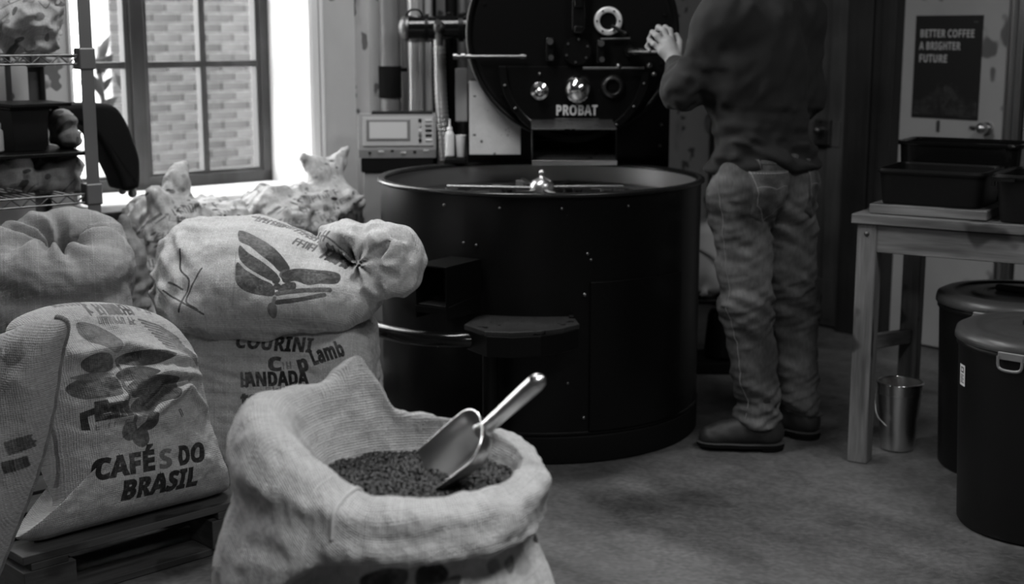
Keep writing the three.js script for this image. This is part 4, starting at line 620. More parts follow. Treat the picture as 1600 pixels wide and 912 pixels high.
// ---------- ducts, motor, control box and bottles left of the roaster ----------
{
  const bottomY = 0.0, pipe = (px, w, D, m, label, top = 2.9, y0 = bottomY) => { const x = (px - 800) / 2200 * (D * 0.98 + 0.02), r = w / 2 / 2200 * D; const t = thing('duct_pipe', label, 'pipe', [x, y0, -D], 0, 'upright ducts'); part(t, 'tube', cyl(r, r, top - y0, 0, (top - y0) / 2, 0, 28), m); return [t, r]; };
  const band = (t, r, y, h, m) => part(t, 'clamp_band', cyl(r + 0.004, r + 0.004, h, 0, y, 0, 28), m);
  const flue = mat(0.3, 0.4, { metalness: 0.6 }), pale = mat(0.75, 0.3, { metalness: 0.7 });
  let [t, r] = pipe(608, 32, 5.87, flue, 'wide dull metal duct with a dark clamp, first in the row beside the window wall'); band(t, r, 1.2175, 0.13, M.blackMatte);
  [t, r] = pipe(632, 20, 5.98, flue, 'dull metal duct just left of the brightest duct'); band(t, r, 1.2668, 0.012, M.black);
  [t, r] = pipe(648, 24, 5.86, pale, 'brightest polished duct, running up behind the black motor'); band(t, r, 1.3866, 0.012, M.dullSteel);
  [t, r] = pipe(670, 12, 5.87, pale, 'thin polished duct just right of the brightest duct'); band(t, r, 1.3865, 0.012, M.dullSteel);
  pipe(677, 10, 5.92, M.blackMatte, 'thin black duct behind the black motor');
  [t, r] = pipe(705, 18, 5.95, M.blackMatte, 'black duct next to the roaster'); 
  [t, r] = pipe(722, 16, 6.02, flue, 'dull duct half hidden by the rim of the roaster plate');
  const h = thing('flexible_hose', 'pale ribbed hose hanging below the black motor', 'hose', [-0.2913,0.9122,-5.83]), hb = h.position;
  const hp = [[-0.2968,1.4456,-5.83], [-0.2957,1.2913,-5.83], [-0.2919,1.1356,-5.83], [-0.2824,1.0177,-5.83], [-0.2755,0.899,-5.83]].map((p) => [p[0] - hb.x, p[1] - hb.y, p[2] - hb.z]);
  part(h, 'hose_tube', tube(hp, 0.025, 80, 16), pale);
  const hc = curve(hp); for (let i = 0; i < 30; i++) { const u = i / 30, p = hc.getPointAt(u), g = new THREE.TorusGeometry(0.0252, 0.0025, 6, 20); g.applyQuaternion(new THREE.Quaternion().setFromUnitVectors(V(0, 0, 1), hc.getTangentAt(u))); part(h, 'rib', g.translate(p.x, p.y, p.z), pale); }
  const mp = [-0.4517,1.4375,-5.68], m = thing('blower_motor', 'horizontal black motor cylinder with a bright rounded end, mounted across the ducts', 'motor', mp);
  part(m, 'motor_case', cyl(0.047, 0.047, 0.25, 0.155, 0, 0, 40, 'x'), M.blackGloss);
  part(m, 'end_cap', lathe([[0.0001, -0.03], [0.02, -0.028], [0.04, -0.018], [0.05, 0], [0.05, 0.012], [0.047, 0.014]], 40).rotateZ(-Math.PI / 2).translate(0.03, 0, 0), M.dullSteel);
  part(m, 'flange', cyl(0.054, 0.054, 0.014, 0.115, 0, 0, 40, 'x'), M.black); part(m, 'flange', cyl(0.056, 0.056, 0.02, 0.25, 0, 0, 40, 'x'), M.black);
  part(m, 'valve', merge([ball(0.026, 0.165, 0.0, 0.04), cyl(0.018, 0.014, 0.05, 0.165, -0.045, 0.035, 20), cyl(0.012, 0.012, 0.05, 0.16, 0.02, 0.05, 16, 'z')]), M.dullSteel);
  part(m, 'wire_loop', tube([[0.03, 0.04, 0.02], [0.05, 0.066, 0.02], [0.085, 0.066, 0.02], [0.1, 0.04, 0.02]], 0.004), M.black);
  part(m, 'bracket', merge([box(0.02, 0.1, 0.22, 0.2, 0.01, -0.12), box(0.02, 0.1, 0.22, 0.26, 0.01, -0.12)]), M.black);
  // control box on a pedestal
  const cp = [-0.4602,0.927,-5.66], c = thing('control_box', 'grey control box with a small screen and two columns of buttons', 'control box', [cp[0], 0, cp[2]], 0.06);
  const y0 = cp[1], w = 0.305, hgt = 0.165, casing = mat(0.28, 0.5);
  const prof = shapeOf([[0, 0], [0.006, 0.03], [-0.02, hgt], [-0.11, hgt], [-0.12, 0]]);
  part(c, 'casing', extrude(prof, w, 0.004).rotateY(-Math.PI / 2).translate(w / 2, y0, 0).rotateY(Math.PI).rotateY(Math.PI), casing).scale.z = 1;
  const tilt = Math.atan2(0.026, hgt - 0.03), scr = new THREE.Group(); scr.name = 'screen_panel'; c.add(scr); scr.position.set(0, y0 + 0.1, 0.0); scr.rotation.x = -tilt;
  part(scr, 'bezel', box(w * 0.93, 0.118, 0.006, 0.004, 0.002, 0.0, 0.003), mat(0.42, 0.45)); part(scr, 'screen', box(0.175, 0.084, 0.005, -0.035, 0.006, 0.004, 0.002), mat(0.16, 0.4));
  part(scr, 'display', box(0.15, 0.066, 0.004, -0.035, 0.006, 0.006, 0.001), new THREE.MeshStandardMaterial({ color: grey(0.3), roughness: 0.25, emissive: 0xffffff, emissiveIntensity: 0.16 }));
  for (let j = 0; j < 5; j++) for (let i = 0; i < 2; i++) part(scr, 'button', i ? box(0.026, 0.009, 0.006, 0.126, 0.045 - j * 0.02, 0.005, 0.002) : cyl(0.007, 0.007, 0.007, 0.092, 0.045 - j * 0.02, 0.005, 16, 'z'), [M.black, pale, mat(0.6, 0.4), M.dullSteel, M.black][(j + i * 2) % 5]);
  for (let i = 0; i < 6; i++) part(c, 'label_chip', box(0.012 + 0.01 * (i & 1), 0.008, 0.003, -0.11 + i * 0.045, y0 + 0.017 + 0.004 * (i % 3), 0.009, 0.001), i % 2 ? pale : M.black);
  part(c, 'undershelf', box(w * 0.96, 0.055, 0.12, 0, y0 - 0.034, -0.06), M.blackMatte);
  part(c, 'pedestal', box(w * 0.9, y0 - 0.07, 0.1, 0, (y0 - 0.062) / 2, -0.06), mat(0.3, 0.5)); part(c, 'lid_strip', box(w * 0.8, 0.012, 0.08, 0.02, y0 + hgt + 0.008, -0.065), M.black);
  const bz = 5.6, stand = thing('tool_shelf', 'narrow dark ledge beside the control box holding the bottles', 'ledge', [-0.2238, 0, -bz]);
  part(stand, 'ledge_board', box(0.085, 0.02, 0.12, 0, 0.9297 - 0.01, 0), M.blackMatte); part(stand, 'post', box(0.03, 0.9297 - 0.02, 0.03, -0.026, 0.9297 / 2 - 0.011, 0), M.blackMatte);
  const bt = thing('squeeze_bottle', 'white plastic bottle with a slim nozzle beside the control box', 'bottle', [-0.2458,0.9327,-5.58]), wp = mat(0.75, 0.45);
  part(bt, 'bottle_body', lathe([[0.0001, 0.001], [0.016, 0.001], [0.018, 0.01], [0.018, 0.09], [0.012, 0.1], [0.009, 0.105]], 28), wp); part(bt, 'nozzle', lathe([[0.01, 0.103], [0.01, 0.118], [0.004, 0.122], [0.003, 0.15], [0.0001, 0.151]], 20), wp);
  const cu = thing('plastic_cup', 'white plastic cup standing against the roaster housing', 'cup', [-0.2028,0.9327,-5.58]); part(cu, 'cup_body', lathe([[0.0001, 0.002], [0.016, 0.002], [0.021, 0.085], [0.0225, 0.087], [0.019, 0.085], [0.0145, 0.006], [0.0001, 0.006]], 32), wp);
  const pn = thing('wall_panel', 'small pale panel hung behind the rim of the roaster plate', 'panel', [-0.2107,1.0527,-5.9]); part(pn, 'board', box(0.05, 0.22, 0.012, 0, 0.11, 0), mat(0.5, 0.6));
}
// ---------- shelving at the left ----------
{
  const t = thing('shelving_unit', 'metal storage rack with perforated posts and zigzag wire shelf edges, at the window', 'shelving', room(-3.615, 0, 0.58), TURN), W = 1.25, Dp = 0.45;
  const hole = (w, h) => { const s = shapeOf([[0, 0], [w, 0], [w, h], [0, h]]); for (let y = 0.06; y < h - 0.03; y += 0.026) { const p = new THREE.Path(); p.absellipse(w / 2 + (Math.round(y / 0.026) & 1 ? 0.008 : -0.008), y, 0.0045, 0.0065, 0, 6.2832); s.holes.push(p); } return s; };
  const post = new THREE.ExtrudeGeometry(hole(0.044, 2.2), { depth: 0.003, bevelEnabled: false, curveSegments: 4 }), steel = mat(0.16, 0.45, { metalness: 0.6 });
  for (const [x, z] of [[-0.048, -0.002], [-W, -0.002], [-0.048, -Dp], [-W, -Dp]]) {
    const p = part(t, 'post', post.clone().translate(x, 0, z), steel);
    part(p, 'post_flange', post.clone().rotateY(-Math.PI / 2).translate(x + (x > -0.5 ? 0.044 : 0.003), 0, z > -0.2 ? -0.044 : z), steel);
    for (const y of [1.335, 0.895]) part(p, 'collar', box(0.056, 0.07, 0.05, x + 0.024, y, z > -0.2 ? -0.02 : z + 0.02, 0.006), steel);
  }
  const wireShelf = (y) => {
    const s = new THREE.Group(); s.name = 'wire_shelf'; t.add(s); const m = M.dullSteel;
    for (const z of [-0.012, -Dp + 0.02]) {
      part(s, 'rail', rod([-W, y + 0.012, z], [-0.01, y + 0.012, z], 0.0035, 8), m); part(s, 'rail', rod([-W, y - 0.016, z], [-0.01, y - 0.016, z], 0.0035, 8), m);
      const zz = []; for (let i = 0; i <= 40; i++) zz.push([-W + i * (W - 0.02) / 40, y - 0.002 + (i & 1 ? 0.012 : -0.013), z]);
      const g = []; for (let i = 0; i < 40; i++) g.push(rod(zz[i], zz[i + 1], 0.0028, 6)); part(s, 'zigzag_wire', merge(g), m).userData.kind = 'stuff';
    }
    const wires = []; for (let i = 0; i < 44; i++) wires.push(rod([-W + 0.02 + i * 0.028, y + 0.012, -0.012], [-W + 0.02 + i * 0.028, y + 0.012, -Dp + 0.02], 0.0018, 6)); part(s, 'deck_wires', merge(wires), m).userData.kind = 'stuff';
    part(s, 'rail', rod([-0.02, y + 0.005, -0.012], [-0.02, y + 0.005, -Dp + 0.02], 0.004, 8), m);
  };
  wireShelf(1.335); wireShelf(0.885); wireShelf(0.3);
  part(t, 'solid_shelf', box(W - 0.02, 0.012, Dp - 0.02, -W / 2 - 0.01, 1.03, -Dp / 2, 0.002), M.black);
  part(t, 'cross_bar', box(0.05, 0.3, 0.006, -0.36, 1.19, -Dp + 0.01, 0.001), steel); part(t, 'cross_bar', box(0.02, 0.3, 0.006, -0.12, 1.19, -Dp + 0.01, 0.001), steel);
  part(t, 'back_panel', box(0.6, 0.3, 0.004, -0.9, 1.19, -Dp - 0.006, 0.001), mat(0.35, 0.8));
  const bag = (hx, hy, hz, s, kn) => nets((x, y, z) => rbox([0, hy, 0], [hx, hy, hz], Math.min(hx, hy, hz) * 0.95)(x, y, z) + 0.022 * noise3(x * 6 + s, y * 7, z * 6) + 0.012 * noise3(x * 15, y * 14 + s, z * 15) + 0.012 * Math.abs(noise3(x * 9, y * 16, z * 9 + s)) + (kn ? 0.03 * Math.exp(-(x * x) / 0.0006) : 0), [-hx - 0.06, -0.03, -hz - 0.06], [hx + 0.06, hy * 2 + 0.06, hz + 0.06], 0.009, (x, y, z) => [x, y - 0.5 * z]);
  const bm = printed(SACK.blot, 0.8, fineB, 0.001), at = (x, y, z) => room(-3.615 + x, y, 0.58 + z);
  const put = (n, label, cat, g, m, p, turn = 0, grp) => part(thing(n, label, cat, at(...p), TURN + turn, grp), n + '_body', g, m);
  put('stuffed_bag', 'large crumpled pale bag with dark blotches on the top wire shelf', 'bag', bag(0.115, 0.11, 0.13, 4), bm, [-0.125, 1.352, -0.22], 0, 'bags on the wire shelves');
  put('stuffed_bag', 'pale bag cut by the picture edge on the top wire shelf', 'bag', bag(0.12, 0.1, 0.13, 9), bm, [-0.39, 1.352, -0.2], 0, 'bags on the wire shelves');
  put('stuffed_bag', 'low pale bag with a pinched middle, lying on the lower wire shelf', 'bag', bag(0.14, 0.052, 0.13, 14, 1), bm, [-0.16, 0.902, -0.2], 0, 'bags on the wire shelves');
  put('stuffed_bag', 'flat pale bag beside the pinched one on the lower wire shelf', 'bag', bag(0.14, 0.046, 0.13, 19), bm, [-0.47, 0.902, -0.2], 0, 'bags on the wire shelves');
  { const c = thing('storage_bin', 'black open storage bin in the middle of the rack', 'bin', at(-0.18, 1.037, -0.2), TURN), s = lathe([[0.001, 0.001], [0.09, 0.001], [0.108, 0.14], [0.116, 0.143], [0.116, 0.15], [0.104, 0.15], [0.088, 0.006], [0.001, 0.006]], 4).rotateY(Math.PI / 4).toNonIndexed(); s.computeVertexNormals(); part(c, 'bin_body', s.scale(0.82, 0.95, 1.2), M.blackPlastic); part(c, 'flat_lid', box(0.2, 0.012, 0.24, 0.03, 0.15, 0, 0.003), M.blackPlastic); }
  put('paper_sack', 'small upright pale paper sack beside the black storage bin', 'sack', bag(0.028, 0.06, 0.07, 27), printed(SACK.blot, 0.55, fineB, 0.001), [-0.045, 1.037, -0.17]);
  { const c = thing('storage_jar', 'small pale lidded jar beside the black storage bin at the picture edge', 'jar', at(-0.315, 1.037, -0.13), TURN); part(c, 'jar_body', lathe([[0.001, 0.001], [0.045, 0.001], [0.048, 0.01], [0.048, 0.07], [0.04, 0.08]], 32), mat(0.3, 0.4)); part(c, 'lid', lathe([[0.001, 0.105], [0.03, 0.104], [0.043, 0.095], [0.043, 0.08], [0.04, 0.079]], 32), mat(0.2, 0.4)); }
  put('stuffed_bag', 'dark bundle on the lowest wire shelf of the rack', 'bag', bag(0.2, 0.13, 0.14, 33), mat(0.03, 0.9), [-0.3, 0.317, -0.22]);
  // the curved black hood hanging over the rack's end
  {
    const c = thing('curved_hood', 'curved black padded arm hanging over the end of the rack in front of the window', 'padded arm', at(0.07, 0.859, -0.27), TURN);
    const pts = [[-0.116, 0.318], [0, 0.323], [0.08, 0.313], [0.12, 0.268], [0.148, 0.2], [0.17, 0.12], [0.166, 0.034], [0.15, 0.018], [0.107, 0.018], [0.09, 0.06], [0.056, 0.135], [0.012, 0.212], [-0.043, 0.252], [-0.116, 0.262]];
    const s = new THREE.Shape(); s.moveTo(...pts[0]); s.splineThru(pts.slice(1).map((p) => new THREE.Vector2(...p))); s.closePath();
    part(c, 'arm_body', metreUV(new THREE.ExtrudeGeometry(s, { depth: 0.1, bevelEnabled: true, bevelSize: 0.02, bevelOffset: -0.02, bevelThickness: 0.02, bevelSegments: 5, curveSegments: 24 }).translate(0, 0, -0.05)), M.blackMatte);
    part(c, 'bracket', box(0.16, 0.03, 0.05, -0.08, 0.29, 0, 0.006), M.black);
    part(c, 'end_lug', merge([cyl(0.014, 0.014, 0.05, 0.155, 0.02, 0.02, 16), ball(0.016, 0.155, 0.0, 0.02, 16), ball(0.014, 0.118, 0.012, 0.02, 16)]), M.dullSteel);
  }
}
// ---------- work table and what stands on and under it ----------
{
  const TT = -32 * Math.PI / 180, O = [1.105, 0, -4.555], t = thing('work_table', 'rough wooden work table with square legs, carrying black tubs', 'table', O, TT), to = (x, y, z) => [O[0] + x * Math.cos(TT) + z * Math.sin(TT), y, O[2] - x * Math.sin(TT) + z * Math.cos(TT)];
  for (let i = 0; i < 4; i++) part(t, 'plank', box(1.6, 0.032, 0.154, 0.8, 0.823 + 0.0008 * (i & 1), -0.077 - i * 0.156, 0.004), M.wood);
  for (const x of [0.05, 1.53]) for (const z of [-0.045, -0.575]) { const l = part(t, 'leg', box(0.066, 0.806, 0.066, x, 0.403, z, 0.005), M.woodUp); part(l, 'bolt', ball(0.009, x, 0.775, z + 0.032, 12), M.dullSteel); }
  part(t, 'apron', box(1.42, 0.09, 0.024, 0.79, 0.76, -0.03, 0.003), M.wood); part(t, 'apron', box(1.42, 0.09, 0.024, 0.79, 0.76, -0.59, 0.003), M.wood);
  part(t, 'apron', box(0.024, 0.09, 0.47, 0.04, 0.76, -0.31, 0.003), M.wood); part(t, 'apron', box(0.024, 0.09, 0.47, 1.54, 0.76, -0.31, 0.003), M.wood);
  part(t, 'brace', box(0.03, 0.05, 0.5, 0, 0, 0, 0.004).rotateX(-0.14).translate(0.05, 0.37, -0.31), M.wood); part(t, 'brace', box(0.03, 0.05, 0.5, 1.53, 0.37, -0.31, 0.004), M.wood);
  const pl = thing('wooden_board', 'thick wooden board lying on the table under the large black tub', 'board', to(0.237, 0.8405, -0.17), TT); part(pl, 'board_body', box(0.375, 0.032, 0.29, 0, 0.016, 0, 0.004), M.wood);
  const tub = (name, label, w, h, d, pos, m = M.blackPlastic) => {
    const c = thing(name, label, 'tub', pos, TT, 'black tubs on the table'), k = 0.9;
    const ring = (f, y) => { const p = []; for (let i = 0; i < 48; i++) { const a = (i + 0.5) / 48 * 6.28318, e = 0.22, q = (v) => Math.sign(v) * Math.pow(Math.abs(v), e); p.push([w / 2 * f * q(Math.cos(a)), y, d / 2 * f * q(Math.sin(a))]); } return p; };
    const rows = [ring(0.001, 0.001), ring(k, 0.001), ring(k + 0.01, 0.008), ring(0.965, h - 0.014), ring(1.0, h - 0.014), ring(1.01, h - 0.008), ring(1.0, h), ring(0.95, h), ring(0.94, h - 0.006), ring(k - 0.02, 0.006), ring(0.001, 0.006)], pos2 = [], idx = [];
    rows.forEach((r) => r.forEach((p) => pos2.push(...p))); for (let j = 0; j + 1 < rows.length; j++) for (let i = 0; i < 48; i++) { const a = j * 48 + i, b = j * 48 + (i + 1) % 48; idx.push(a, a + 48, b, b, a + 48, b + 48); }
    let g = new THREE.BufferGeometry(); g.setAttribute('position', new THREE.Float32BufferAttribute(pos2, 3)); g.setAttribute('uv', new THREE.Float32BufferAttribute(new Float32Array(pos2.length / 3 * 2), 2)); g.setIndex(idx); g = g.toNonIndexed(); g.computeVertexNormals();
    part(c, 'tub_body', metreUV(g), m); return c;
  };
  tub('plastic_tub', 'wide shallow black tub standing on the thick wooden board', 0.35, 0.115, 0.29, to(0.235, 0.873, -0.175));
  tub('plastic_tub', 'taller glossy black tub at the back of the table, under the poster', 0.42, 0.215, 0.23, to(0.235, 0.84, -0.47), M.blackGloss);
  const r = tub('plastic_tub', 'black tub at the right picture edge, standing directly on the table front', 0.55, 0.15, 0.33, to(0.705, 0.84, -0.165));
  part(r, 'rim_clip', merge([box(0.07, 0.012, 0.012, -0.23, 0.135, 0.172, 0.003), box(0.012, 0.03, 0.012, -0.26, 0.13, 0.172, 0.003)]), M.blackGloss);
  // bins with lids
  const bin = (label, x, z, turn) => {
    const b = thing('lidded_bin', label, 'bin', [x, 0, z], turn, 'black lidded bins');
    part(b, 'bin_body', lathe([[0.001, 0.002], [0.222, 0.002], [0.228, 0.01], [0.25, 0.53], [0.256, 0.535], [0.256, 0.55], [0.246, 0.55], [0.22, 0.012], [0.001, 0.012]], 96), M.blackPlastic);
    const l = part(b, 'lid', lathe([[0.0001, 0.583], [0.1, 0.584], [0.105, 0.589], [0.15, 0.589], [0.156, 0.582], [0.2, 0.582], [0.206, 0.589], [0.24, 0.587], [0.258, 0.578], [0.262, 0.562], [0.262, 0.552], [0.258, 0.551]], 96), mat(0.05, 0.36, { bumpMap: fineB, bumpScale: 0.0004 }));
    part(l, 'lid_grip', box(0.16, 0.022, 0.03, 0, 0.595, 0, 0.008), M.blackPlastic);
    for (const s of [1, -1]) { const h = new THREE.Group(); h.name = 'latch_handle'; b.add(h); h.rotation.y = s > 0 ? 0 : Math.PI; const m = mat(0.25, 0.4, { metalness: 0.4 }); part(h, 'latch_plate', box(0.075, 0.022, 0.008, 0, 0.545, 0.262, 0.003), m); part(h, 'latch_loop', tube([[-0.035, 0.545, 0.268], [-0.03, 0.512, 0.268], [0, 0.506, 0.269], [0.03, 0.512, 0.268], [0.035, 0.545, 0.268]], 0.0045, 30, 8), m); }
    return b;
  };
  const b1 = bin('black lidded bin in front of the table, with a metal latch and a white sticker', 1.545, -3.95, -0.75);
  bin('black lidded bin half under the table, behind the bin with the sticker', 1.655, -4.51, 2.4);
  const st = part(b1, 'sticker', new THREE.CylinderGeometry(0.2503, 0.2478, 0.062, 12, 1, true, -1.62 + 0.75, 0.16).translate(0, 0.45, 0), mat(1, 0.5, { map: canvasTex(64, 128, (c, w, h) => { plain(c, w, h, 215); c.fillStyle = '#333'; for (let i = 0; i < 5; i++) c.fillRect(14, 62 + i * 11, 36 - (i & 1) * 12, 5); c.fillRect(14, 14, 36, 34); c.fillStyle = '#ddd'; c.fillRect(22, 22, 20, 18); }, [0, 0], [1, 1]) }), 'white printed sticker'); st.castShadow = false;
  // metal pail under the table
  const pa = thing('metal_pail', 'small shiny tapered metal pail on the floor beside the table leg', 'pail', [1.335, 0, -4.705]);
  part(pa, 'pail_body', lathe([[0.0001, 0.003], [0.056, 0.003], [0.058, 0.008], [0.073, 0.195], [0.0755, 0.197], [0.0755, 0.203], [0.0735, 0.205], [0.077, 0.236], [0.0745, 0.236], [0.0715, 0.2], [0.0555, 0.01], [0.0001, 0.008]], 64), M.brushed);
  part(pa, 'rolled_rim', new THREE.TorusGeometry(0.077, 0.0032, 10, 64).rotateX(Math.PI / 2).translate(0, 0.238, 0), M.chrome);
  part(pa, 'bail', tube([[-0.079, 0.215, 0], [-0.088, 0.17, 0.02], [-0.086, 0.13, 0.05], [-0.06, 0.1, 0.075]], 0.002), M.steel);
}
{   // the poster on the pale door
  const pt = canvasTex(600, 800, (c, w, h) => {
    plain(c, w, h, 24);
    c.save(); c.beginPath(); c.rect(14, 500, w - 28, 270); c.clip();
    for (let i = 0; i < 260; i++) { const x = rnd() * w, y = 790 - rnd() * 230 * (0.45 + 0.55 * Math.exp(-Math.pow((x - 290) / 170, 2))), r = 14 + rnd() * 34, g = 26 + rnd() * 40 | 0; c.fillStyle = `rgba(${g},${g},${g},0.55)`; c.beginPath(); c.ellipse(x, y, r, r * 0.55, rnd() * 3, 0, 7); c.fill(); c.strokeStyle = 'rgba(12,12,12,.6)'; c.beginPath(); c.moveTo(x - r * 0.7, y); c.quadraticCurveTo(x, y + 6, x + r * 0.7, y - 2); c.stroke(); }
    for (let i = 0; i < 18; i++) { c.fillStyle = 'rgba(130,130,130,.35)'; c.beginPath(); c.ellipse(180 + rnd() * 260, 520 + rnd() * 160, 6, 3, rnd() * 3, 0, 7); c.fill(); } c.restore();
    c.fillStyle = '#b4b4b4'; c.strokeStyle = '#b4b4b4'; c.lineWidth = 2; c.font = 'bold 84px sans-serif'; c.textBaseline = 'alphabetic';
    const line = (s, y, wd) => { c.save(); c.translate(42, y); c.scale(wd / c.measureText(s).width, 1); c.fillText(s, 0, 0); c.strokeText(s, 0, 0); c.restore(); };
    line('BETTER COFFEE', 168, 490); line('A BRIGHTER', 264, 372); line('FUTURE', 362, 262);
    c.fillStyle = 'rgba(150,150,150,.4)'; c.fillRect(520, 44, 38, 12); c.fillRect(24, 764, 40, 5); c.fillRect(430, 776, 110, 4);
  }, [0, 0], [1, 1]);
  const g = new THREE.BoxGeometry(0.336, 0.449, 0.002); 
  const o = solo('poster', g, mat(1, 0.6, { map: pt }), 'black poster on the pale door reading BETTER COFFEE A BRIGHTER FUTURE', 'poster'); o.position.set(...room(-0.0575, 1.267, 1.4255)); o.rotation.y = TURN - Math.PI / 2;
}
{   // things in the gap between the drum and the man
  const p = [0.8554,0.1527,-5.9], t = thing('draped_canister', 'pale cloth draped over a dark canister on the floor between drum and man', 'canister', [p[0] - 0.01, 0, p[2]]);
  part(t, 'base_board', box(0.34, 0.05, 0.26, 0, 0.028, 0, 0.008), M.blackMatte); part(t, 'canister', lathe([[0.001, 0.054], [0.075, 0.054], [0.085, 0.07], [0.07, 0.24], [0.06, 0.26], [0.001, 0.26]], 40).translate(0.06, 0, 0.02), M.blackPlastic);
  part(t, 'support', merge([rod([-0.1, 0.05, 0], [-0.1, 0.3, 0], 0.02), rod([0.12, 0.05, -0.06], [0.12, 0.3, -0.06], 0.012)]), M.steel); part(t, 'tray', box(0.32, 0.02, 0.24, 0, 0.31, 0, 0.006), M.black);
  part(t, 'cloth', nets((x, y, z) => rbox([0, 0.48, 0], [0.13 - 0.12 * smoothstep(y, 0.5, 0.7) * 0.5, 0.16, 0.09], 0.05)(x, y, z) + 0.014 * Math.sin(x * 60 + 8 * noise3(x * 5, y * 3, z * 5)) * smoothstep(y, 0.66, 0.4), [-0.2, 0.28, -0.16], [0.2, 0.7, 0.16], 0.008), mat(0.55, 0.9));
  const hk = thing('wall_hook', 'bright looped metal hook on the wall between roaster and man', 'hook', room(-0.02, 1.02, 0.0 + 0.08), TURN);
  part(hk, 'back_plate', box(0.012, 0.1, 0.06, 0, 0, 0, 0.003), M.darkDoor); part(hk, 'loop', tube([[-0.01, 0.03, 0.0], [-0.06, 0.0, 0.0], [-0.065, -0.05, 0.01], [-0.03, -0.075, 0.02], [-0.015, -0.05, 0.02]], 0.007), M.steel);
}
// ---------- the man at the roaster ----------
{
  const YAW = 37 * Math.PI / 180, B = [0.86, 0, -4.8], t = thing('person', 'man seen from behind in dark sweater, faded jeans and boots, one hand on the roaster', 'person', B, YAW);
  const c = Math.cos(YAW), s = Math.sin(YAW), W = (p) => { const x = p[0] - B[0], z = p[2] - B[2]; return [x * c - z * s, p[1], x * s + z * c]; };
  // joints, in the man's own axes: x to his right, z towards his back
  const hipL = W([0.7754,0.8817,-4.76]), kneeL = W([0.804,0.4936,-4.73]), ankL = W([0.8626,0.0758,-4.7]), hipR = W([0.9382,0.876,-4.85]), kneeR = W([0.9945,0.4643,-4.88]), ankR = W([1.0258,0.0608,-4.86]);
  const shL = W([0.6726,1.457,-4.68]), elL = W([0.5664,1.2357,-4.73]), wrL = W([0.57,1.3092,-5.02]), shR = W([0.9882,1.4673,-4.9]), elR = [shR[0] + 0.03, 1.2, shR[2] + 0.0], wrR = [0.19, 1.06, -0.2];
  const pel = W([0.8527,0.9255,-4.8]), wai = W([0.8484,1.0447,-4.81]), che = W([0.8345,1.3037,-4.79]);
  const join = (list, k) => (x, y, z) => { let d = 9; for (const f of list) d = smin(d, f(x, y, z), k); return d; };
  // sweater
  const sw = join([ell([che[0], che[1] - 0.02, che[2]], [0.205, 0.25, 0.132]), ell([wai[0], wai[1] + 0.03, wai[2]], [0.178, 0.19, 0.128]), ell([wai[0], wai[1] - 0.055, wai[2] + 0.015], [0.2, 0.095, 0.155]), cap([shL[0] + 0.03, shL[1], shL[2]], elL, 0.076, 0.06), cap(elL, W([0.5736,1.2932,-4.95]), 0.062, 0.046), cap(shR, elR, 0.076, 0.06), cap(elR, wrR, 0.06, 0.044), cap(shL, shR, 0.07, 0.07), cap([0, 1.46, -0.01], [0, 1.53, -0.02], 0.085, 0.062)], 0.06);
  const hem = wai[1] - 0.108, elb = W([0.575,1.2721,-4.92]);
  const sweater = (x, y, z) => {
    let d = sw(x, y, z); const ra = Math.hypot(x - elL[0], y - elL[1], z - elL[2]);
    d += 0.008 * noise3(x * 6 + y * 3, y * 4 + 3, z * 6) + 0.014 * noise3(x * 4 + y * 5, y * 17, z * 5) * smoothstep(y, 1.3, 1.0) + 0.006 * noise3(x * 11 - y * 7, y * 8, z * 9) + 0.007 * Math.sin(y * 62 + 5 * noise3(x * 4, y * 5, z * 4) + x * 14) * smoothstep(y, 1.16, 1.0) + 0.007 * noise3(x * 15, y * 15, z * 15) * smoothstep(ra, 0.24, 0.06) + 0.003 * noise3(x * 13, y * 9, z * 13);
    d = smax(d, hem + 0.005 * Math.sin(x * 14) - 0.06 * x - y, 0.015); d = smax(d, y - 1.565, 0.01);
    return d;
  };
  const gs = nets(sweater, [-0.42, 0.84, -0.48], [0.4, 1.6, 0.26], 0.0085, (x, y, z) => [x + z, y]);
  part(t, 'sweater', gs, mat(0.02, 0.95, { bumpMap: knitB, bumpScale: 0.0006 }), 'dark fine-knit sweater with the sleeve pushed up');
  // jeans
  const jl = [cap(hipL, kneeL, 0.112, 0.086), cap(kneeL, ankL, 0.086, 0.07)], jr = [cap(hipR, kneeR, 0.106, 0.084), cap(kneeR, ankR, 0.084, 0.068)], seat = [ell([pel[0] - 0.075, pel[1] - 0.01, pel[2] + 0.035], [0.105, 0.125, 0.12]), ell([pel[0] + 0.075, pel[1] - 0.01, pel[2] + 0.035], [0.105, 0.125, 0.12]), ell([pel[0], pel[1] + 0.06, pel[2]], [0.165, 0.1, 0.125])];
  const jL = join([...jl, ...seat.slice(0, 1)], 0.05), jR = join([...jr, ...seat.slice(1, 2)], 0.05), jT = seat[2];
  const jeans = (x, y, z) => {
    let d = smin(smin(jL(x, y, z), jR(x, y, z), y > 0.8 ? 0.035 : 0.012), jT(x, y, z), 0.05);
    const k = Math.exp(-Math.pow((y - 0.5) / 0.1, 2)), a = smoothstep(y, 0.32, 0.12), h = Math.exp(-Math.pow((y - 0.78) / 0.1, 2));
    d += 0.007 * noise3(x * 6 + 3 * y, y * 5, z * 6) + (0.016 * k + 0.024 * a + 0.008 * h + 0.003) * (0.75 * noise3(x * 6 + y * 7, y * 15 + x * 8, z * 6) + 0.3 * noise3(x * 9 - y * 8, y * 28 - x * 12, z * 9 + 4)) + 0.0025 * noise3(x * 14 + y * 10, y * 14, z * 14);
    const lo = 0.085 - 0.0 * z; d = smax(d, lo - y, 0.012); return smax(d, y - 1.03, 0.01);
  };
  const jean = mat(0.65, 0.9, { map: denimT, bumpMap: denimB, bumpScale: 0.0004 });
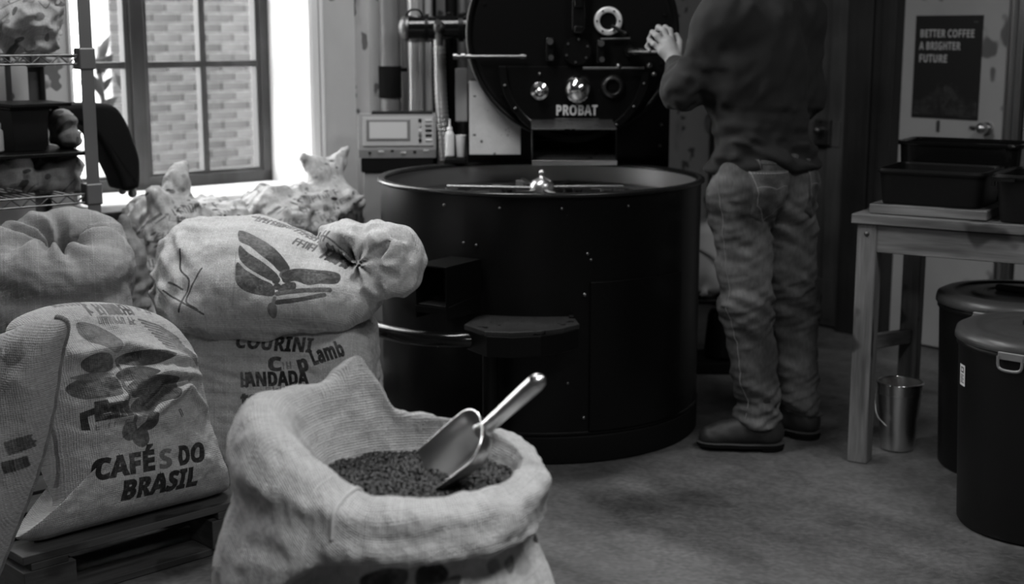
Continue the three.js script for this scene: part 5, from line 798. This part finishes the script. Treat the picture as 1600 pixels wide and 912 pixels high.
  const J = part(t, 'jeans', nets(jeans, [-0.36, 0.06, -0.26], [0.34, 1.07, 0.26], 0.0085, (x, y, z) => [x + z * 0.7, y]), jean, 'faded dark denim jeans');
  // pockets, waistband, belt loops: cloth laid on the seat of the jeans
  const onCloth = (f, grid, dir, lift, nu, nv, thick = 0.002) => {
    const pos = [], uv = [], idx = [];
    for (let i = 0; i <= nu; i++) for (let j = 0; j <= nv; j++) { const p = grid(i / nu, j / nv), rim = i === 0 || j === 0 || i === nu || j === nv; let k = 0; for (let n = 0; n < 60; n++) { const d = f(p[0] + dir[0] * k, p[1] + dir[1] * k, p[2] + dir[2] * k); if (d < 0.0006) break; k = Math.min(0.42, k + d * 0.8); } k -= rim ? -thick : lift; pos.push(p[0] + dir[0] * k, p[1] + dir[1] * k, p[2] + dir[2] * k); uv.push(i / nu, j / nv); }
    for (let i = 0; i < nu; i++) for (let j = 0; j < nv; j++) { const q = i * (nv + 1) + j; idx.push(q, q + nv + 1, q + 1, q + 1, q + nv + 1, q + nv + 2); }
    const g = new THREE.BufferGeometry(); g.setAttribute('position', new THREE.Float32BufferAttribute(pos, 3)); g.setAttribute('uv', new THREE.Float32BufferAttribute(uv, 2)); g.setIndex(idx); g.computeVertexNormals(); return g;
  };
  const pocketT = canvasTex(256, 300, (g, w, h) => {
    plain(g, w, h, 150); const im = g.getImageData(0, 0, w, h); for (let i = 0, y = 0; y < h; y++) for (let x = 0; x < w; x++, i += 4) { const k = 1 + 0.9 * (tf(x / w, y / h, 3, 5, 5) - 0.5) + 0.3 * (tn(x / w, y / h, 90, 4) - 0.5); im.data[i] = im.data[i + 1] = im.data[i + 2] = clamp(150 * k, 0, 255); } g.putImageData(im, 0, 0);
    g.strokeStyle = 'rgba(250,250,250,.95)'; g.lineWidth = 6; g.setLineDash([9, 3]); g.beginPath(); g.moveTo(8, 6); g.lineTo(26, 228); g.lineTo(128, 290); g.lineTo(230, 228); g.lineTo(248, 6); g.stroke(); g.beginPath(); g.moveTo(4, 16); g.lineTo(252, 16); g.stroke(); g.beginPath(); g.moveTo(18, 110); g.quadraticCurveTo(70, 90, 128, 120); g.quadraticCurveTo(190, 90, 238, 110); g.stroke();
  }, [0, 0], [1, 1]);
  const pm = mat(0.26, 0.9, { map: pocketT });
  const pocket = (x0, x1) => onCloth(jeans, (u, v) => { const w = 1 - 0.16 * (1 - v), xm = (x0 + x1) / 2, y = lerp(0.82, 0.972, v) - (v < 0.25 ? 0.03 * (0.25 - v) / 0.25 * (1 - Math.abs(u * 2 - 1)) : 0); return [xm + (u - 0.5) * (x1 - x0) * w, y, 0.3]; }, [0, 0, -1], 0.005, 28, 28);
  part(J, 'back_pocket', pocket(-0.168, -0.034), pm); part(J, 'back_pocket', pocket(0.055, 0.18), pm);
  const band = onCloth(jeans, (u, v) => { const a = lerp(Math.PI, 0, u); return [pel[0] + 0.15 * Math.cos(a), lerp(0.99, 1.022, v), 0.3]; }, [0, 0, -1], 0.004, 40, 6);
  part(J, 'waistband', band, pm);
  for (const x of [-0.15, 0.012, 0.13]) part(J, 'belt_loop', onCloth(jeans, (u, v) => [x + u * 0.012, lerp(0.975, 1.022, v), 0.3], [0, 0, -1], 0.007, 4, 8), pm);
  // stitched side seam of the left leg
  const seamP = []; for (let i = 0; i <= 40; i++) { const y = lerp(0.93, 0.12, i / 40), A = y > kneeL[1] ? lerp(kneeL[0], hipL[0], (y - kneeL[1]) / (hipL[1] - kneeL[1])) : lerp(ankL[0], kneeL[0], (y - ankL[1]) / (kneeL[1] - ankL[1])), Z = y > kneeL[1] ? lerp(kneeL[2], hipL[2], (y - kneeL[1]) / (hipL[1] - kneeL[1])) : lerp(ankL[2], kneeL[2], (y - ankL[1]) / (kneeL[1] - ankL[1])); let k = 0.2; for (let n = 0; n < 80; n++) { const d = jeans(A - k * 0.97, y, Z + 0.02 - k * 0.1); if (d < 0.0015) break; k -= d * 0.7; } seamP.push([A - k * 0.97, y, Z + 0.02 - k * 0.1]); }
  part(J, 'side_seam', tube(seamP, 0.0014, 120, 6), mat(0.22, 0.9));
  // boots: lofted along the foot
  const boot = (ank, toe, name) => {
    const d = [toe[0] - ank[0], toe[2] - ank[2]], l = Math.hypot(...d), ux = d[0] / l, uz = d[1] / l, at = (a, y, o = 0) => [ank[0] + ux * a - uz * o, y, ank[2] + uz * a + ux * o];
    const f0 = join([cap(at(-0.015, 0.07), at(0.0, 0.2), 0.046, 0.05), cap(at(-0.035, 0.06), at(0.06, 0.062), 0.04, 0.044), cap(at(0.06, 0.07), at(0.15, 0.047), 0.045, 0.036), cap(at(0.14, 0.047, 0.012), at(0.185, 0.042, 0.004), 0.037, 0.03)], 0.04);
    const f = (x, y, z) => smax(f0(x, y, z) + 0.002 * noise3(x * 18, y * 18, z * 18), 0.022 - y, 0.006);
    const g = new THREE.Group(); g.name = 'boot'; t.add(g); const lo = [ank[0] - 0.27, 0, ank[2] - 0.27], hi = [ank[0] + 0.27, 0.26, ank[2] + 0.27];
    part(g, 'upper', nets(f, lo, hi, 0.006, (x, y, z) => [x + z, y]), mat(0.025, 0.55, { bumpMap: fineB, bumpScale: 0.0008 }));
    const out = (y0, y1, e, cut) => nets((x, y, z) => { const a = (x - ank[0]) * ux + (z - ank[2]) * uz; return Math.max(f0(x, 0.04, z) - e, y0 - y, y - y1, cut ? a - 0.005 : -1); }, lo, hi, 0.0045);
    part(g, 'sole', out(0.012, 0.026, 0.006), M.blackMatte); part(g, 'heel', out(0.001, 0.014, 0.004, true), M.blackMatte); part(g, 'welt', out(0.0245, 0.029, 0.008), mat(0.06, 0.7));
    part(g, 'laces', merge([0.02, 0.045, 0.07].map((a) => tube([at(a, 0.105 - a * 0.35, -0.035), at(a + 0.01, 0.128 - a * 0.5, 0), at(a, 0.105 - a * 0.35, 0.035)], 0.003, 12, 6))), M.blackMatte);
  };
  boot([ankL[0], 0, ankL[2]], W([0.622,0,-4.7078]), 'left'); boot([ankR[0], 0, ankR[2]], W([0.72, 0, -5.15]), 'right');
  // the body itself: one skin, with finer hands and head
  const skin = mat(0.3, 0.55, { bumpMap: fineB, bumpScale: 0.0004 });
  const head = [0, 1.675, -0.045], hd = join([ell([0, 1.70, -0.035], [0.076, 0.1, 0.094]), ell([0, 1.635, -0.075], [0.056, 0.062, 0.06]), cap([0, 1.5, -0.01], [0, 1.6, -0.03], 0.058, 0.056), cap([0, 1.675, -0.13], [0, 1.645, -0.15], 0.009, 0.014), ell([0.08, 1.665, -0.025], [0.012, 0.032, 0.02]), ell([-0.08, 1.665, -0.025], [0.012, 0.032, 0.02]), cap([-0.02, 1.613, -0.128], [0.02, 1.613, -0.128], 0.009, 0.009)], 0.02);
  const faceF = (x, y, z) => { let d = hd(x, y, z); for (const e of [-0.032, 0.032]) { d = smax(d, -ell([e, 1.677, -0.128], [0.017, 0.011, 0.014])(x, y, z), 0.01); d = smin(d, ell([e, 1.677, -0.113], [0.012, 0.011, 0.012])(x, y, z), 0.003); } return d; };
  const kn = [W([0.5646,1.4245,-5.115]), W([0.5402,1.4245,-5.1]), W([0.5162,1.4066,-5.085]), W([0.5039,1.3776,-5.07])], wrist = W([0.5767,1.3155,-5.04]), rodC = W([0.5408,1.3655,-5.16]);
  const fingers = []; kn.forEach((k, i) => {   // each finger: knuckle, bent over the handle, tucked under it
    const L = [1, 1.05, 0.98, 0.85][i], r = [0.0092, 0.0094, 0.009, 0.008][i], away = W([B[0] - 0.03, 0, B[2] - 0.05]), n = [away[0], 0, away[2]], m = Math.hypot(n[0], n[2]), dn = [n[0] / m, 0, n[2] / m];
    const p1 = [k[0] + dn[0] * 0.03 * L, k[1] + 0.012, k[2] + dn[2] * 0.03 * L], p2 = [p1[0] + dn[0] * 0.018 * L, p1[1] - 0.024 * L, p1[2] + dn[2] * 0.018 * L], p3 = [p2[0] - dn[0] * 0.014, p2[1] - 0.018 * L, p2[2] - dn[2] * 0.014];
    fingers.push(join([cap(k, p1, r * 1.12, r), cap(p1, p2, r, r * 0.95), cap(p2, p3, r * 0.95, r * 0.85), cap([lerp(wrist[0], k[0], 0.4), lerp(wrist[1], k[1], 0.4), lerp(wrist[2], k[2], 0.4)], k, r * 1.25, r * 1.2)], 0.006));
  });
  const tb = [W([0.5897,1.3442,-5.06]), W([0.5981,1.3841,-5.1]), W([0.5907,1.4087,-5.14]), W([0.5781,1.4018,-5.17])];
  const palm = join([cap(wrist, [lerp(wrist[0], kn[1][0], 0.6), lerp(wrist[1], kn[1][1], 0.6), lerp(wrist[2], kn[1][2], 0.6)], 0.024, 0.024), cap(wrist, [lerp(wrist[0], kn[3][0], 0.6), lerp(wrist[1], kn[3][1], 0.6), lerp(wrist[2], kn[3][2], 0.6)], 0.02, 0.017), cap(W([0.5842,1.2665,-4.96]), wrist, 0.032, 0.025)], 0.02);
  const hand = (x, y, z) => { let d = palm(x, y, z); let f = 9; for (const g of fingers) f = smin(f, g(x, y, z), 0.004); d = smin(d, f, 0.012); const th = Math.min(...[0, 1, 2].map((i) => cap(tb[i], tb[i + 1], 0.013 - i * 0.0015, 0.0115 - i * 0.0015)(x, y, z))); return smin(d, th, 0.012); };
  const handR = (x, y, z) => { let d = join([cap(wrR, [wrR[0] - 0.02, wrR[1], wrR[2] - 0.07], 0.026, 0.024)], 0.01)(x, y, z); for (let i = 0; i < 4; i++) { const a = [wrR[0] - 0.045 + i * 0.019, wrR[1] - 0.004, wrR[2] - 0.07], b = [a[0], a[1] - 0.008, a[2] - 0.035], e = [b[0], b[1] - 0.028, b[2] - 0.018 + 0.004 * i]; d = smin(d, Math.min(cap(a, b, 0.0095, 0.009)(x, y, z), cap(b, e, 0.009, 0.0078)(x, y, z)), 0.008); } const q = [wrR[0] + 0.03, wrR[1] - 0.005, wrR[2] - 0.02], w = [q[0] + 0.012, q[1] - 0.015, q[2] - 0.045]; return smin(d, Math.min(cap([wrR[0], wrR[1], wrR[2]], q, 0.014, 0.012)(x, y, z), cap(q, w, 0.012, 0.0095)(x, y, z)), 0.01); };
  const core = join([ell([che[0], che[1], che[2]], [0.165, 0.22, 0.1]), ell([wai[0], wai[1], wai[2]], [0.14, 0.2, 0.1]), cap(shL, elL, 0.045, 0.034), cap(elL, W([0.5783,1.2839,-4.97]), 0.034, 0.028), cap(shR, elR, 0.05, 0.042), cap(elR, wrR, 0.042, 0.028), cap(shL, shR, 0.045, 0.045), cap([0, 1.42, -0.01], [0, 1.54, -0.02], 0.06, 0.054), ell(pel, [0.13, 0.13, 0.1]), cap(hipL, kneeL, 0.075, 0.055), cap(kneeL, [ankL[0], 0.07, ankL[2]], 0.055, 0.036), cap(hipR, kneeR, 0.075, 0.055), cap(kneeR, [ankR[0], 0.07, ankR[2]], 0.055, 0.036)], 0.05);
  const box3 = (pts, m) => [0, 1, 2].map((i) => [Math.min(...pts.map((p) => p[i])) - m, Math.max(...pts.map((p) => p[i])) + m]), hb = box3([wrist, ...kn, ...tb, W([0.5842,1.2665,-4.96])], 0.06), rb = box3([wrR], 0.12);
  const body = merge([nets(core, [-0.42, 0.03, -0.4], [0.4, 1.57, 0.2], 0.016), nets(faceF, [-0.12, 1.46, -0.2], [0.12, 1.83, 0.1], 0.0045), nets(hand, hb.map((b) => b[0]), hb.map((b) => b[1]), 0.0032), nets(handR, rb.map((b) => b[0]), rb.map((b) => b[1]), 0.004)]);
  part(t, 'body', body, skin); void head; void elb; void rodC;
  part(t, 'hair', nets((x, y, z) => { const d = ell([0, 1.712, -0.022], [0.084, 0.1, 0.1])(x, y, z) + 0.004 * noise3(x * 40, y * 20, z * 40); return smax(d, smax(-z - 0.085 - (y - 1.72) * 0.9, 1.60 + (z < -0.02 ? 0.07 : 0) - y, 0.02), 0.015); }, [-0.11, 1.58, -0.16], [0.11, 1.84, 0.11], 0.005), mat(0.02, 0.7), 'short dark hair');
}
renderer.render(scene, camera);
